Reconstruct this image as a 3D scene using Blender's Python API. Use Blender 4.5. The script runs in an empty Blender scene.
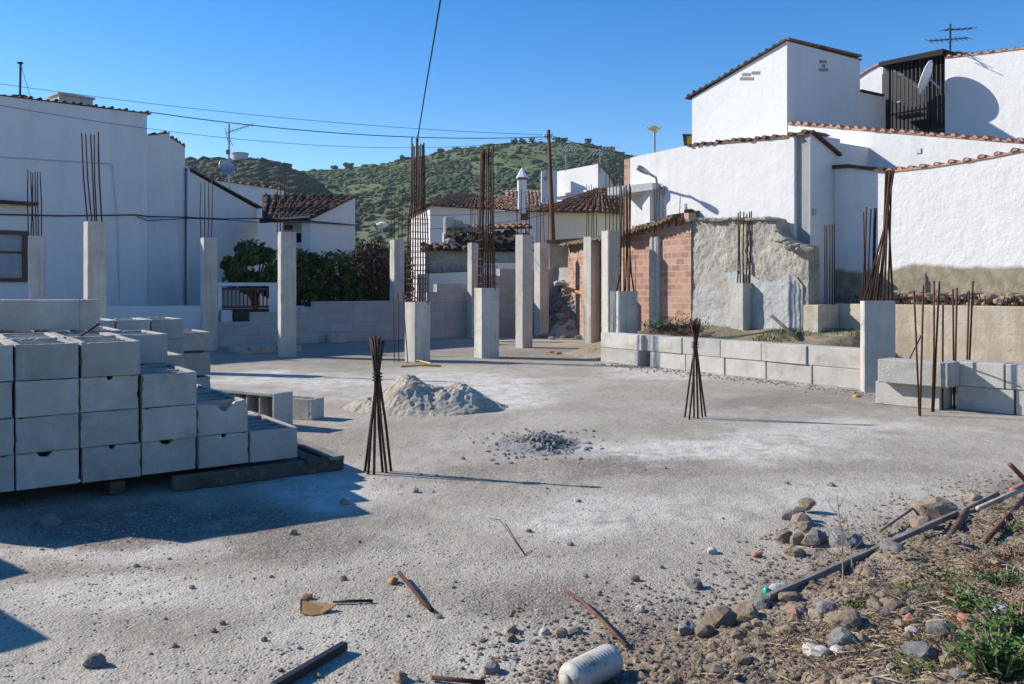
import bpy, bmesh, math, random
from mathutils import Vector, Matrix, noise
random.seed(7)
V = Vector
F, HZ, EYE = 850.0, 288.0, 1.4
C = bpy.context.scene.collection
A = V((.57, -.82, 0)).normalized()      # building grid: runs toward the viewer and right
B = V((.82, .57, 0)).normalized()       # building grid: runs away and right
UP = V((0, 0, 1))

def at(px, py, Y): return V(((px-512)/F*Y, Y, EYE+(HZ-py)/F*Y))
def G(px, py, z=0.0):
    Y = F*(EYE-z)/(py-HZ); return V(((px-512)/F*Y, Y, z))
def flat(p, z=0.0): return V((p.x, p.y, z))
def gp(px, Y, z=0.0): return V(((px-512)/F*Y, Y, z))
def along(P0, d, px):
    """point of the vertical plane through P0 along d where the sight line px crosses it"""
    k = (px-512)/F; t = (k*P0.y-P0.x)/(d.x-k*d.y); return V((P0.x+d.x*t, P0.y+d.y*t, 0))
def onp(P0, d, px, py):
    p = along(P0, d, px); p.z = EYE+(HZ-py)/F*p.y; return p
def nz(p, s=1.0): return noise.noise(V(p)*s)
def sstep(a, b, x):
    t = max(0, min(1, (x-a)/(b-a))); return t*t*(3-2*t)

# ------------------------------------------------------------------ materials
def mat(name, base, rough=.85, var=None, scale=3, bump=0, bscale=30, metal=0, objvar=0, coords='Object', detail=6, extra=None, spec=.3):
    m = bpy.data.materials.new(name); m.use_nodes = True
    nt = m.node_tree; N = nt.nodes; L = nt.links
    b = N['Principled BSDF']; b.inputs['Roughness'].default_value = rough; b.inputs['Metallic'].default_value = metal
    b.inputs['Specular IOR Level'].default_value = spec
    tc = N.new('ShaderNodeTexCoord'); co = tc.outputs[coords]
    if objvar:
        oi = N.new('ShaderNodeObjectInfo'); ad = N.new('ShaderNodeVectorMath'); ad.operation = 'ADD'
        cm = N.new('ShaderNodeCombineXYZ'); mu = N.new('ShaderNodeMath'); mu.operation = 'MULTIPLY'; mu.inputs[1].default_value = 37
        L.new(oi.outputs['Random'], mu.inputs[0]); L.new(mu.outputs[0], cm.inputs[0]); L.new(mu.outputs[0], cm.inputs[2])
        L.new(co, ad.inputs[0]); L.new(cm.outputs[0], ad.inputs[1]); co = ad.outputs[0]
    rgb = N.new('ShaderNodeRGB'); rgb.outputs[0].default_value = (*base, 1); col = rgb.outputs[0]
    for (c2, sc, lo, hi, *dist) in (var or []):
        n = N.new('ShaderNodeTexNoise'); n.inputs['Scale'].default_value = sc; n.inputs['Detail'].default_value = detail
        n.inputs['Roughness'].default_value = .62
        if dist: n.inputs['Distortion'].default_value = dist[0]
        L.new(co, n.inputs['Vector'])
        r = N.new('ShaderNodeMapRange'); r.inputs[1].default_value = lo; r.inputs[2].default_value = hi; L.new(n.outputs['Fac'], r.inputs[0])
        mx = N.new('ShaderNodeMix'); mx.data_type = 'RGBA'; mx.inputs[7].default_value = (*c2, 1)
        L.new(r.outputs[0], mx.inputs[0]); L.new(col, mx.inputs[6]); col = mx.outputs[2]
    if objvar:
        hs = N.new('ShaderNodeHueSaturation'); r = N.new('ShaderNodeMapRange'); r.inputs[3].default_value = 1-objvar; r.inputs[4].default_value = 1+objvar
        L.new(oi.outputs['Random'], r.inputs[0]); L.new(r.outputs[0], hs.inputs['Value']); L.new(col, hs.inputs['Color']); col = hs.outputs[0]
    if extra: col = extra(N, L, tc, col)
    L.new(col, b.inputs['Base Color'])
    if bump:
        n = N.new('ShaderNodeTexNoise'); n.inputs['Scale'].default_value = bscale; n.inputs['Detail'].default_value = 8; n.inputs['Roughness'].default_value = .7
        L.new(co, n.inputs['Vector'])
        bp = N.new('ShaderNodeBump'); bp.inputs['Strength'].default_value = 1; bp.inputs['Distance'].default_value = bump
        L.new(n.outputs['Fac'], bp.inputs['Height']); L.new(bp.outputs[0], b.inputs['Normal'])
    return m

def band(z0, z1, col2, noise_amt=.25, nscale=2.0):
    """weathered lower band of a wall (damp, lost whitewash) with a ragged upper edge"""
    def f(N, L, tc, col):
        g = N.new('ShaderNodeNewGeometry'); s = N.new('ShaderNodeSeparateXYZ'); L.new(g.outputs['Position'], s.inputs[0])
        n = N.new('ShaderNodeTexNoise'); n.inputs['Scale'].default_value = nscale; n.inputs['Detail'].default_value = 7; L.new(g.outputs['Position'], n.inputs['Vector'])
        m = N.new('ShaderNodeMath'); m.operation = 'MULTIPLY_ADD'; m.inputs[1].default_value = noise_amt*2; m.inputs[2].default_value = -noise_amt
        L.new(n.outputs['Fac'], m.inputs[0]); a = N.new('ShaderNodeMath'); a.operation = 'ADD'; L.new(s.outputs[2], a.inputs[0]); L.new(m.outputs[0], a.inputs[1])
        r = N.new('ShaderNodeMapRange'); r.inputs[1].default_value = z0; r.inputs[2].default_value = z1; r.inputs[3].default_value = 1; r.inputs[4].default_value = 0
        L.new(a.outputs[0], r.inputs[0])
        n2 = N.new('ShaderNodeTexNoise'); n2.inputs['Scale'].default_value = 6; n2.inputs['Detail'].default_value = 8; L.new(g.outputs['Position'], n2.inputs['Vector'])
        cr = N.new('ShaderNodeValToRGB'); cr.color_ramp.elements[0].position = .35; cr.color_ramp.elements[1].position = .7
        cr.color_ramp.elements[0].color = (*[c*.6 for c in col2], 1); cr.color_ramp.elements[1].color = (*col2, 1); L.new(n2.outputs['Fac'], cr.inputs[0])
        mx = N.new('ShaderNodeMix'); mx.data_type = 'RGBA'; L.new(r.outputs[0], mx.inputs[0]); L.new(col, mx.inputs[6]); L.new(cr.outputs[0], mx.inputs[7])
        return mx.outputs[2]
    return f
def courses(bw, bh, mortar, ang, mcol=(.35, .34, .32), strength=.8, c2=None, msize=.012):
    """masonry joints along a wall that runs at angle ang in plan"""
    def f(N, L, tc, col):
        g = N.new('ShaderNodeNewGeometry'); mp = N.new('ShaderNodeVectorRotate'); mp.rotation_type = 'Z_AXIS'; mp.inputs['Angle'].default_value = -ang
        L.new(g.outputs['Position'], mp.inputs['Vector']); s = N.new('ShaderNodeSeparateXYZ'); L.new(mp.outputs[0], s.inputs[0])
        c = N.new('ShaderNodeCombineXYZ'); L.new(s.outputs[0], c.inputs[0]); L.new(s.outputs[2], c.inputs[1])
        br = N.new('ShaderNodeTexBrick'); br.inputs['Scale'].default_value = 1; br.inputs['Brick Width'].default_value = bw; br.inputs['Row Height'].default_value = bh
        br.inputs['Mortar Size'].default_value = msize; br.inputs['Mortar Smooth'].default_value = .3; br.inputs['Bias'].default_value = 0
        br.inputs['Color1'].default_value = (1, 1, 1, 1); br.inputs['Color2'].default_value = (*(c2 or (.8, .8, .8)), 1); br.inputs['Mortar'].default_value = (1, 1, 1, 1)
        L.new(c.outputs[0], br.inputs['Vector'])
        m1 = N.new('ShaderNodeMix'); m1.data_type = 'RGBA'; m1.blend_type = 'MULTIPLY'; m1.inputs[0].default_value = 1; L.new(col, m1.inputs[6]); L.new(br.outputs['Color'], m1.inputs[7])
        m2 = N.new('ShaderNodeMix'); m2.data_type = 'RGBA'; m2.inputs[7].default_value = (*mcol, 1)
        mm = N.new('ShaderNodeMath'); mm.operation = 'MULTIPLY'; mm.inputs[1].default_value = strength; L.new(br.outputs['Fac'], mm.inputs[0])
        L.new(mm.outputs[0], m2.inputs[0]); L.new(m1.outputs[2], m2.inputs[6]); return m2.outputs[2]
    return f

def streak(col2, amt, lo=.5, hi=.78, sc=3.2, then=None):
    """rain streaks and run-off stains that hang down a wall"""
    def f(N, L, tc, col):
        g = N.new('ShaderNodeNewGeometry'); v_ = N.new('ShaderNodeVectorMath'); v_.operation = 'MULTIPLY'; v_.inputs[1].default_value = (sc, sc, sc*.07); L.new(g.outputs['Position'], v_.inputs[0])
        n = N.new('ShaderNodeTexNoise'); n.inputs['Scale'].default_value = 1; n.inputs['Detail'].default_value = 7; n.inputs['Roughness'].default_value = .65; L.new(v_.outputs[0], n.inputs['Vector'])
        r = N.new('ShaderNodeMapRange'); r.inputs[1].default_value = lo; r.inputs[2].default_value = hi; r.inputs[4].default_value = amt; L.new(n.outputs['Fac'], r.inputs[0])
        mx = N.new('ShaderNodeMix'); mx.data_type = 'RGBA'; mx.inputs[7].default_value = (*col2, 1); L.new(r.outputs[0], mx.inputs[0]); L.new(col, mx.inputs[6])
        return then(N, L, tc, mx.outputs[2]) if then else mx.outputs[2]
    return f
angA = math.atan2(A.y, A.x); angB = math.atan2(B.y, B.x)
M = {}
M['white'] = mat('whitewash', (.635, .635, .63), .9, [((.58, .58, .575), .8, .45, .75), ((.52, .51, .485), 5, .62, .85)], bump=.02, bscale=4, extra=streak((.46, .45, .42), .38))
M['white_damp'] = mat('whitewash_damp', (.635, .635, .63), .9, [((.58, .58, .575), .8, .45, .75), ((.52, .51, .485), 5, .62, .85)], bump=.03, bscale=5, extra=streak((.46, .45, .42), .38, then=band(1.72, 1.80, (.33, .285, .21), .2, 1.6)))
M['white_base'] = mat('whitewash_weathered', (.65, .65, .645), .9, [((.59, .59, .58), .8, .45, .75), ((.55, .53, .49), 3, .6, .9)], bump=.015, bscale=4, extra=streak((.46, .45, .42), .38, then=band(.0, .35, (.45, .42, .38), .3)))
M['concrete'] = mat('column_concrete', (.50, .475, .425), .9, [((.37, .35, .31), 2.2, .42, .72), ((.56, .54, .49), 7, .55, .8), ((.27, .24, .20), 5, .64, .82)], bump=.014, bscale=22, objvar=.09, extra=streak((.27, .25, .21), .6, .48, .72, 7))
M['block'] = mat('block_concrete', (.48, .46, .415), .95, [((.36, .34, .30), 2.6, .42, .7), ((.55, .54, .51), 9, .52, .75), ((.24, .23, .205), 2.1, .56, .74), ((.24, .23, .21), 70, .60, .72)], bump=.016, bscale=55, objvar=.13)
M['blockwall'] = mat('block_wall', (.42, .42, .41), .95, [((.32, .32, .31), 1.4, .4, .75), ((.5, .49, .47), 6, .55, .85)], bump=.01, bscale=40, extra=courses(.62, .25, .02, angB, (.27, .27, .26), .75, (.86, .86, .86)))
M['retain'] = mat('cast_concrete_stained', (.46, .415, .335), .9, [((.36, .29, .19), 1.1, .42, .68), ((.54, .50, .42), 3.5, .5, .75), ((.24, .20, .15), 6, .62, .8)], bump=.015, bscale=14, extra=streak((.25, .20, .14), .6, .47, .72, 4, then=courses(2.4, .28, .02, angA, (.30, .26, .2), .45, (.92, .90, .86), .010)))
M['rubblewall'] = mat('rubble_masonry', (.43, .41, .36), .95, [((.31, .285, .24), 3.2, .42, .66), ((.52, .49, .42), 8, .52, .72), ((.19, .165, .13), 12, .58, .72)], bump=.06, bscale=13)
M['greyplaster'] = mat('grey_render', (.42, .425, .42), .9, [((.31, .305, .29), 2, .42, .66), ((.50, .50, .49), 6, .55, .8), ((.36, .30, .21), 1.5, .55, .7)], bump=.03, bscale=8)
M['brick'] = mat('hollow_clay_brick', (.44, .28, .215), .9, [((.36, .19, .13), 3, .45, .75), ((.52, .36, .27), 9, .52, .78)], bump=.008, bscale=40, extra=courses(.27, .135, .02, math.atan2(-1.45, .83), (.40, .35, .30), .55, (.70, .60, .54), .013))
M['tile'] = mat('clay_roof_tile', (.25, .13, .078), .9, [((.11, .066, .044), 2.2, .4, .62), ((.30, .18, .10), 6, .52, .72), ((.22, .19, .09), 3.4, .58, .75)], bump=.01, bscale=30)
M['tile_dark'] = mat('old_dark_roof_tile', (.085, .05, .036), .9, [((.045, .03, .025), 2.2, .4, .65), ((.23, .13, .08), 6, .55, .75), ((.15, .14, .07), 3.4, .58, .75)], bump=.01, bscale=30)
M['tile_orange'] = mat('bright_clay_tile', (.50, .27, .17), .9, [((.30, .17, .11), 3, .45, .7), ((.55, .40, .28), 8, .55, .75)], bump=.01, bscale=30)
M['rust'] = mat('rusty_steel', (.085, .040, .026), .8, [((.045, .024, .018), 9, .45, .7), ((.15, .065, .035), 25, .55, .8)], metal=.2, bump=.002, bscale=200, objvar=.25)
M['rust_pipe'] = mat('rusty_pipe', (.16, .075, .05), .8, [((.07, .035, .025), 9, .45, .7), ((.24, .12, .08), 20, .55, .8)], bump=.002, bscale=100)
M['darkmetal'] = mat('dark_painted_metal', (.022, .022, .025), .5, [((.04, .035, .03), 6, .5, .8)])
M['black'] = mat('dark_interior', (.012, .012, .013), .8)
M['wood'] = mat('weathered_timber', (.25, .225, .19), .9, [((.14, .12, .10), 5, .4, .7), ((.36, .33, .28), 12, .55, .8)], bump=.008, bscale=35)
M['wood_wet'] = mat('dark_pallet_timber', (.10, .085, .07), .9, [((.05, .042, .035), 5, .4, .7), ((.2, .175, .14), 12, .55, .8)], bump=.008, bscale=35)
M['wood_pale'] = mat('pale_bleached_wood', (.45, .41, .35), .9, [((.33, .29, .24), 9, .45, .7)], bump=.004, bscale=40)
M['polewood'] = mat('utility_pole_wood', (.13, .06, .04), .85, [((.07, .035, .025), 4, .4, .7), ((.2, .1, .07), 10, .6, .8)], bump=.004, bscale=30)
M['cable'] = mat('black_cable', (.02, .02, .022), .6)
M['greymetal'] = mat('galvanised_metal', (.38, .39, .40), .45, metal=.6)
M['whiteplastic'] = mat('dusty_white_plastic', (.50, .475, .42), .5, [((.34, .30, .23), 9, .42, .68), ((.22, .18, .13), 22, .54, .7)], bump=.002, bscale=60, spec=.4)
M['whitepaint'] = mat('white_painted_metal', (.78, .78, .78), .5, [((.6, .58, .55), 5, .6, .85)])
M['greendark'] = mat('citrus_leaf', (.055, .088, .024), .55, [((.032, .052, .015), 1.5, .4, .65), ((.13, .18, .035), 3.0, .5, .7)])
M['greenlight'] = mat('weed_leaf', (.075, .15, .03), .6, [((.04, .085, .018), 3, .4, .65), ((.14, .19, .05), 9, .55, .75)])
M['redweed'] = mat('reddish_weed_leaf', (.26, .125, .05), .7, [((.16, .12, .04), 6, .45, .65), ((.34, .20, .08), 9, .55, .75)])
M['dry'] = mat('dry_grass', (.36, .275, .17), .9, [((.24, .165, .10), 3, .4, .65), ((.46, .38, .26), 9, .55, .75)])
M['drybush'] = mat('withered_bush_twigs', (.075, .048, .03), .9, [((.04, .028, .02), 2, .4, .65), ((.12, .075, .04), 5, .55, .75)])
M['bark'] = mat('bark', (.10, .075, .055), .95, bump=.01, bscale=25)
M['stone'] = mat('brown_stone', (.275, .215, .15), .95, [((.19, .148, .10), 9, .45, .7), ((.38, .33, .26), 18, .55, .75)], bump=.014, bscale=40, objvar=.22)
M['stone_grey'] = mat('grey_stone', (.235, .225, .21), .95, [((.15, .145, .14), 9, .45, .7), ((.34, .32, .29), 18, .55, .75)], bump=.014, bscale=40, objvar=.2)
M['stone_white'] = mat('white_rubble', (.46, .44, .40), .95, [((.36, .34, .30), 12, .5, .75)], bump=.008, bscale=40)
M['stone_red'] = mat('brick_shard', (.36, .17, .11), .95, [((.25, .13, .09), 12, .5, .75)], bump=.006, bscale=40)
M['sand'] = mat('mortar_sand', (.47, .42, .33), 1, [((.35, .305, .23), 4, .42, .7), ((.56, .53, .46), 2.5, .55, .75)], bump=.025, bscale=25)
M['grit'] = mat('pale_grit', (.40, .365, .305), 1, [((.26, .235, .2), 20, .45, .7), ((.55, .52, .46), 9, .5, .7)], bump=.004, bscale=80)
M['gravelheap'] = mat('grey_gravel', (.33, .32, .30), 1, [((.22, .21, .2), 14, .42, .7), ((.48, .47, .45), 22, .55, .75)], bump=.03, bscale=40)
M['orange'] = mat('orange_paint', (.55, .27, .06), .6, [((.4, .2, .06), 6, .5, .8)])
M['yellow'] = mat('yellow_paint', (.62, .50, .06), .6)
M['leafbrown'] = mat('brown_card', (.36, .21, .085), .8, [((.22, .12, .05), 8, .5, .8)])
M['greenglass'] = mat('green_plastic', (.02, .36, .24), .3, spec=.5)
M['window'] = mat('window_glass', (.05, .055, .06), .12, spec=.5)
M['curtain'] = mat('grey_blind', (.33, .34, .36), .8, [((.26, .27, .29), 5, .4, .7)])
M['frame'] = mat('brown_window_frame', (.10, .05, .035), .5)
M['reedroof'] = mat('rotten_roof_sheet', (.17, .14, .085), .95, [((.09, .072, .05), 3, .42, .7), ((.30, .235, .09), 6, .58, .75)], bump=.03, bscale=12)
M['scrub'] = mat('hill_scrub', (.088, .128, .048), .95, [((.062, .085, .048), .03, .4, .6), ((.15, .155, .08), .05, .55, .72)], coords='Object')
M['tank'] = mat('tank_concrete', (.45, .46, .47), .9)

# ------------------------------------------------------------------ mesh builder
class MB:
    def __init__(s): s.v = []; s.f = []
    def add(s, vs, fs):
        o = len(s.v); s.v += [V(p) for p in vs]; s.f += [tuple(i+o for i in f) for f in fs]; return s
    def obox(s, c, dx, dy, dz, ax=None, ay=None, az=None):
        ax = ax or V((1, 0, 0)); ay = ay or V((0, 1, 0)); az = az or UP; c = V(c)
        vs = [c+ax*(dx/2*i)+ay*(dy/2*j)+az*(dz/2*k) for k in (-1, 1) for j in (-1, 1) for i in (-1, 1)]
        return s.add(vs, [(0, 2, 3, 1), (4, 5, 7, 6), (0, 1, 5, 4), (2, 6, 7, 3), (0, 4, 6, 2), (1, 3, 7, 5)])
    def prism(s, poly, ext):
        n = len(poly); a = [V(p) for p in poly]; b = [p+V(ext) for p in a]
        nor = V((0, 0, 0))
        for i in range(n): nor += a[i].cross(a[(i+1) % n])
        fr, bk = tuple(range(n)), tuple(range(2*n-1, n-1, -1))
        sd = [(i, i+n, (i+1) % n+n, (i+1) % n) for i in range(n)]
        if nor.dot(V(ext)) > 0: fr, bk, sd = fr[::-1], bk[::-1], [q[::-1] for q in sd]
        return s.add(a+b, [fr, bk]+sd)
    def tube(s, pts, r, n=8, cap=True):
        pts = [V(p) for p in pts]; rs = r if isinstance(r, (list, tuple)) else [r]*len(pts); vs = []; fs = []
        d0 = (pts[1]-pts[0]).normalized(); x = d0.orthogonal().normalized()
        for i, p in enumerate(pts):
            d = (pts[min(i+1, len(pts)-1)]-pts[max(i-1, 0)]).normalized()
            x = (x-d*x.dot(d)).normalized(); y = d.cross(x)
            vs += [p+(x*math.cos(2*math.pi*k/n)+y*math.sin(2*math.pi*k/n))*rs[i] for k in range(n)]
        for i in range(len(pts)-1):
            fs += [(i*n+k, i*n+(k+1) % n, (i+1)*n+(k+1) % n, (i+1)*n+k) for k in range(n)]
        if cap: fs += [tuple(range(n))[::-1], tuple(range((len(pts)-1)*n, len(pts)*n))]
        return s.add(vs, fs)
    def lathe(s, c, prof, n=16, axis=UP):
        axis = axis.normalized(); x = axis.orthogonal().normalized(); y = axis.cross(x); vs = []; fs = []; c = V(c)
        for (r, h) in prof: vs += [c+axis*h+(x*math.cos(2*math.pi*k/n)+y*math.sin(2*math.pi*k/n))*r for k in range(n)]
        for i in range(len(prof)-1): fs += [(i*n+k, i*n+(k+1) % n, (i+1)*n+(k+1) % n, (i+1)*n+k) for k in range(n)]
        fs += [tuple(range(n))[::-1], tuple(range((len(prof)-1)*n, len(prof)*n))]
        return s.add(vs, fs)
    def ico(s, c, r, jit=.25, sub=1, squash=(1, 1, 1), seed=None, rot=0):
        bm = bmesh.new(); bmesh.ops.create_icosphere(bm, subdivisions=sub, radius=1); sd = random.random()*100
        cr, sr = math.cos(rot), math.sin(rot); vs = []
        for v in bm.verts:
            q = v.co*(1+jit*2*noise.noise(v.co*1.3+V((sd, sd*.7, 0)))+jit*.5*(random.random()-.5))
            q = V((q.x*squash[0], q.y*squash[1], q.z*squash[2])); vs.append(V(c)+V((q.x*cr-q.y*sr, q.x*sr+q.y*cr, q.z))*r)
        bm.verts.index_update(); fs = [tuple(v.index for v in f.verts) for f in bm.faces]; bm.free()
        return s.add(vs, fs)
    def build(s, name, m, parent=None, smooth=False, bevel=0, origin=None):
        off = V(origin) if origin is not None and not parent else V((0, 0, 0)); q_ = parent
        while q_: off = off+q_.location; q_ = q_.parent
        me = bpy.data.meshes.new(name); me.from_pydata([v-off for v in s.v], [], s.f); me.materials.append(m)
        if bevel:
            bm = bmesh.new(); bm.from_mesh(me); bmesh.ops.bevel(bm, geom=bm.edges[:], offset=bevel, segments=1, affect='EDGES', clamp_overlap=True); bm.to_mesh(me); bm.free()
        if smooth: me.shade_smooth()
        o = bpy.data.objects.new(name, me); C.objects.link(o)
        if parent: o.parent = parent
        elif origin is not None: o.location = off
        return o

def tag(o, label, cat, group=None, kind=None):
    if label: o['label'] = label
    if cat: o['category'] = cat
    if group: o['group'] = group
    if kind: o['kind'] = kind
    return o
def thing(name, label, cat, loc, group=None):
    o = bpy.data.objects.new(name, None); C.objects.link(o); o.location = V(loc); o.empty_display_size = .2
    return tag(o, label, cat, group)
def struct(o): o['kind'] = 'structure'; return o
def wall(mb, p0, p1, z0, z1, th, side, z1b=None):
    """wall slab from p0 to p1 in plan whose visible face is on p0-p1, thickness th to the given side vector"""
    z1b = z1 if z1b is None else z1b
    return mb.prism([flat(p0, z0), flat(p1, z0), flat(p1, z1b), flat(p0, z1)], V(side).normalized()*th)

def tiles(mb, e0, e1, r0, r1, pitch=.22, rowlen=.38):
    """barrel-tile roof slope: eave e0-e1, ridge r0-r1"""
    e0, e1, r0, r1 = map(V, (e0, e1, r0, r1))
    nc = max(3, int((e1-e0).length/pitch)); nr = max(2, int(((r0-e0).length+(r1-e1).length)/2/rowlen))
    nor = (e1-e0).cross(r0-e0).normalized()
    if nor.z < 0: nor = -nor
    def P(u, w): return e0*(1-u)*(1-w)+e1*u*(1-w)+r0*(1-u)*w+r1*u*w
    mb.add([e0-nor*.02, e1-nor*.02, r1-nor*.02, r0-nor*.02], [(0, 1, 2, 3)])
    K = 5
    for i in range(nc):
        for j in range(nr):
            ju = random.uniform(-.12, .12)/nc; jz = random.uniform(-.012, .018); R = pitch*.42
            vs = []
            for (w, lift, sc) in ((j/nr-.02, .035, 1.), ((j+1)/nr+.01, .0, .85)):
                c = P((i+.5)/nc+ju, w); side = (P((i+1)/nc, w)-P(i/nc, w)); wl = side.length; side = side/max(wl, 1e-5)
                r = min(R, wl*.45)*sc
                for k in range(K+1):
                    a = math.pi*k/K; vs.append(c+side*(math.cos(a)*r)+nor*(math.sin(a)*r*.7+lift*.8+jz))
            mb.add(vs, [(k, k+1, K+2+k, K+1+k) for k in range(K)]+[tuple(range(K+1))])
    return mb
def coping(mb, p0, p1, depth, pitch=.21, r=.085, over=.07, jit=1.0):
    """row of barrel tiles laid across a wall head from p0 to p1; depth is the horizontal vector across the wall"""
    p0, p1 = V(p0), V(p1); n = max(2, int((p1-p0).length/pitch)); d = V(depth).normalized(); L = V(depth).length; s = (p1-p0).normalized(); K = 5
    for i in range(n):
        c = p0+(p1-p0)*((i+.5)/n); c.z += random.uniform(-.012, .02)*jit; o = over+random.uniform(-.025, .03)*jit; rr = r*random.uniform(.9, 1.1); vs = []
        for (q, sc) in ((-o, 1.0), (L+o, .9)):
            for k in range(K+1):
                a = math.pi*k/K; vs.append(c+d*q+s*(math.cos(a)*rr*sc)+UP*(math.sin(a)*rr*sc))
        for (q, sc) in ((-o+.01, .78), (L+o-.01, .7)):
            for k in range(K+1):
                a = math.pi*k/K; vs.append(c+d*q+s*(math.cos(a)*rr*sc)+UP*(math.sin(a)*rr*sc-.002))
        m = K+1
        mb.add(vs, [(k, k+1, m+k+1, m+k) for k in range(K)]+[(k, 2*m+k, 2*m+k+1, k+1) for k in range(K)]+[(m+k, m+k+1, 3*m+k+1, 3*m+k) for k in range(K)]+[tuple(range(2*m, 3*m))])
    mb.obox((p0+p1)/2+d*(L/2)-UP*.005, (p1-p0).length, L+.05, .03, s, d, s.cross(d))
    return mb
def leaves(mb, c, rad, n, size, clumps=14, gap=.0):
    """crown of leaf faces gathered in clumps through an ellipsoid"""
    c = V(c); cl = []
    for _ in range(clumps):
        while True:
            p = V([random.uniform(-1, 1) for _ in range(3)])
            if .25 < p.length < 1: break
        cl.append((V((p.x*rad[0]*.9, p.y*rad[1]*.9, p.z*rad[2]*.9)), random.uniform(.14, .36)))
    for _ in range(n):
        q, cr = random.choice(cl); d = V([random.gauss(0, 1) for _ in range(3)]).normalized()*cr*(random.random()**.45)
        p = c+q+V((d.x*rad[0], d.y*rad[1], d.z*rad[2])); a = V([random.gauss(0, 1) for _ in range(3)]).normalized()
        b = a.orthogonal().normalized(); s = size*random.uniform(.6, 1.3); t = a.cross(b)
        mb.add([p-b*s, p+t*s*.45-UP*s*.1, p+b*s, p-t*s*.45+UP*s*.05], [(0, 1, 2), (0, 2, 3)])
    return mb
# ------------------------------------------------------------------ ground
L0, AL = gp(600, 16.08), (gp(856, 11.67)-gp(600, 16.08)).normalized()      # low block wall line
NL = V((-AL.y, AL.x, 0))                                                   # away from the viewer
BANK = [V((-.6, 1.9, 0)), V((.16, 3.25, 0)), V((1.12, 3.85, 0)), V((1.95, 4.75, 0)), V((3.5, 5.9, 0)), V((7.5, 7.9, 0))]
def bankd(x, y):
    best = 9e9; sgn = 1
    for a, b in zip(BANK, BANK[1:]):
        d = b-a; t = max(0, min(1, ((x-a.x)*d.x+(y-a.y)*d.y)/d.length_squared)); px, py = a.x+d.x*t-x, a.y+d.y*t-y; q = math.hypot(px, py)
        if q < best: best = q; sgn = 1 if d.x*(y-a.y)-d.y*(x-a.x) < 0 else -1
    return best*sgn
def bed(x, y):
    p = V((x, y, 0))-L0; t = p.dot(AL); d = p.dot(NL)-.3
    if d < 0: return 0
    fade = sstep(-2.2, -.7, t)*(1-sstep(14, 16, t))
    seg2 = sstep(3.5, 4.5, t)
    return (.30+.36*sstep(.2, 2.6, d))*(1-.85*seg2)*sstep(0, .5, d)*fade*(1-sstep(7, 9, d))+.05*nz((x, y, 0), 1.6)*fade
def gz(x, y):
    z = .006*nz((x, y, 3), 1.1)+.010*nz((x, y, 7), .35)
    if y < 14:
        z += .004*nz((x, y, 9), 7)
        bd = bankd(x, y)+.16*nz((x, y, 1), 1.7)
        if bd > -.4:
            w = sstep(-.25, .25, bd); z += w*(.05*sstep(0, .5, bd)+.17*sstep(.2, 1.5, bd)+.05*nz((x, y, 5), 2.1)+.035*nz((x, y, 6), 6)+.016*nz((x, y, 8), 17))
    if x > 0 and 8 < y < 30: z += bed(x, y)
    # debris slope in the far corner
    q = math.hypot((x-1.75)/1.0, (y-25.4)/1.5)
    if q < 1: z += 1.45*(1-q*q)**1.1*(1+.5*nz((x, y, 2), 2.2))
    return z

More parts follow.
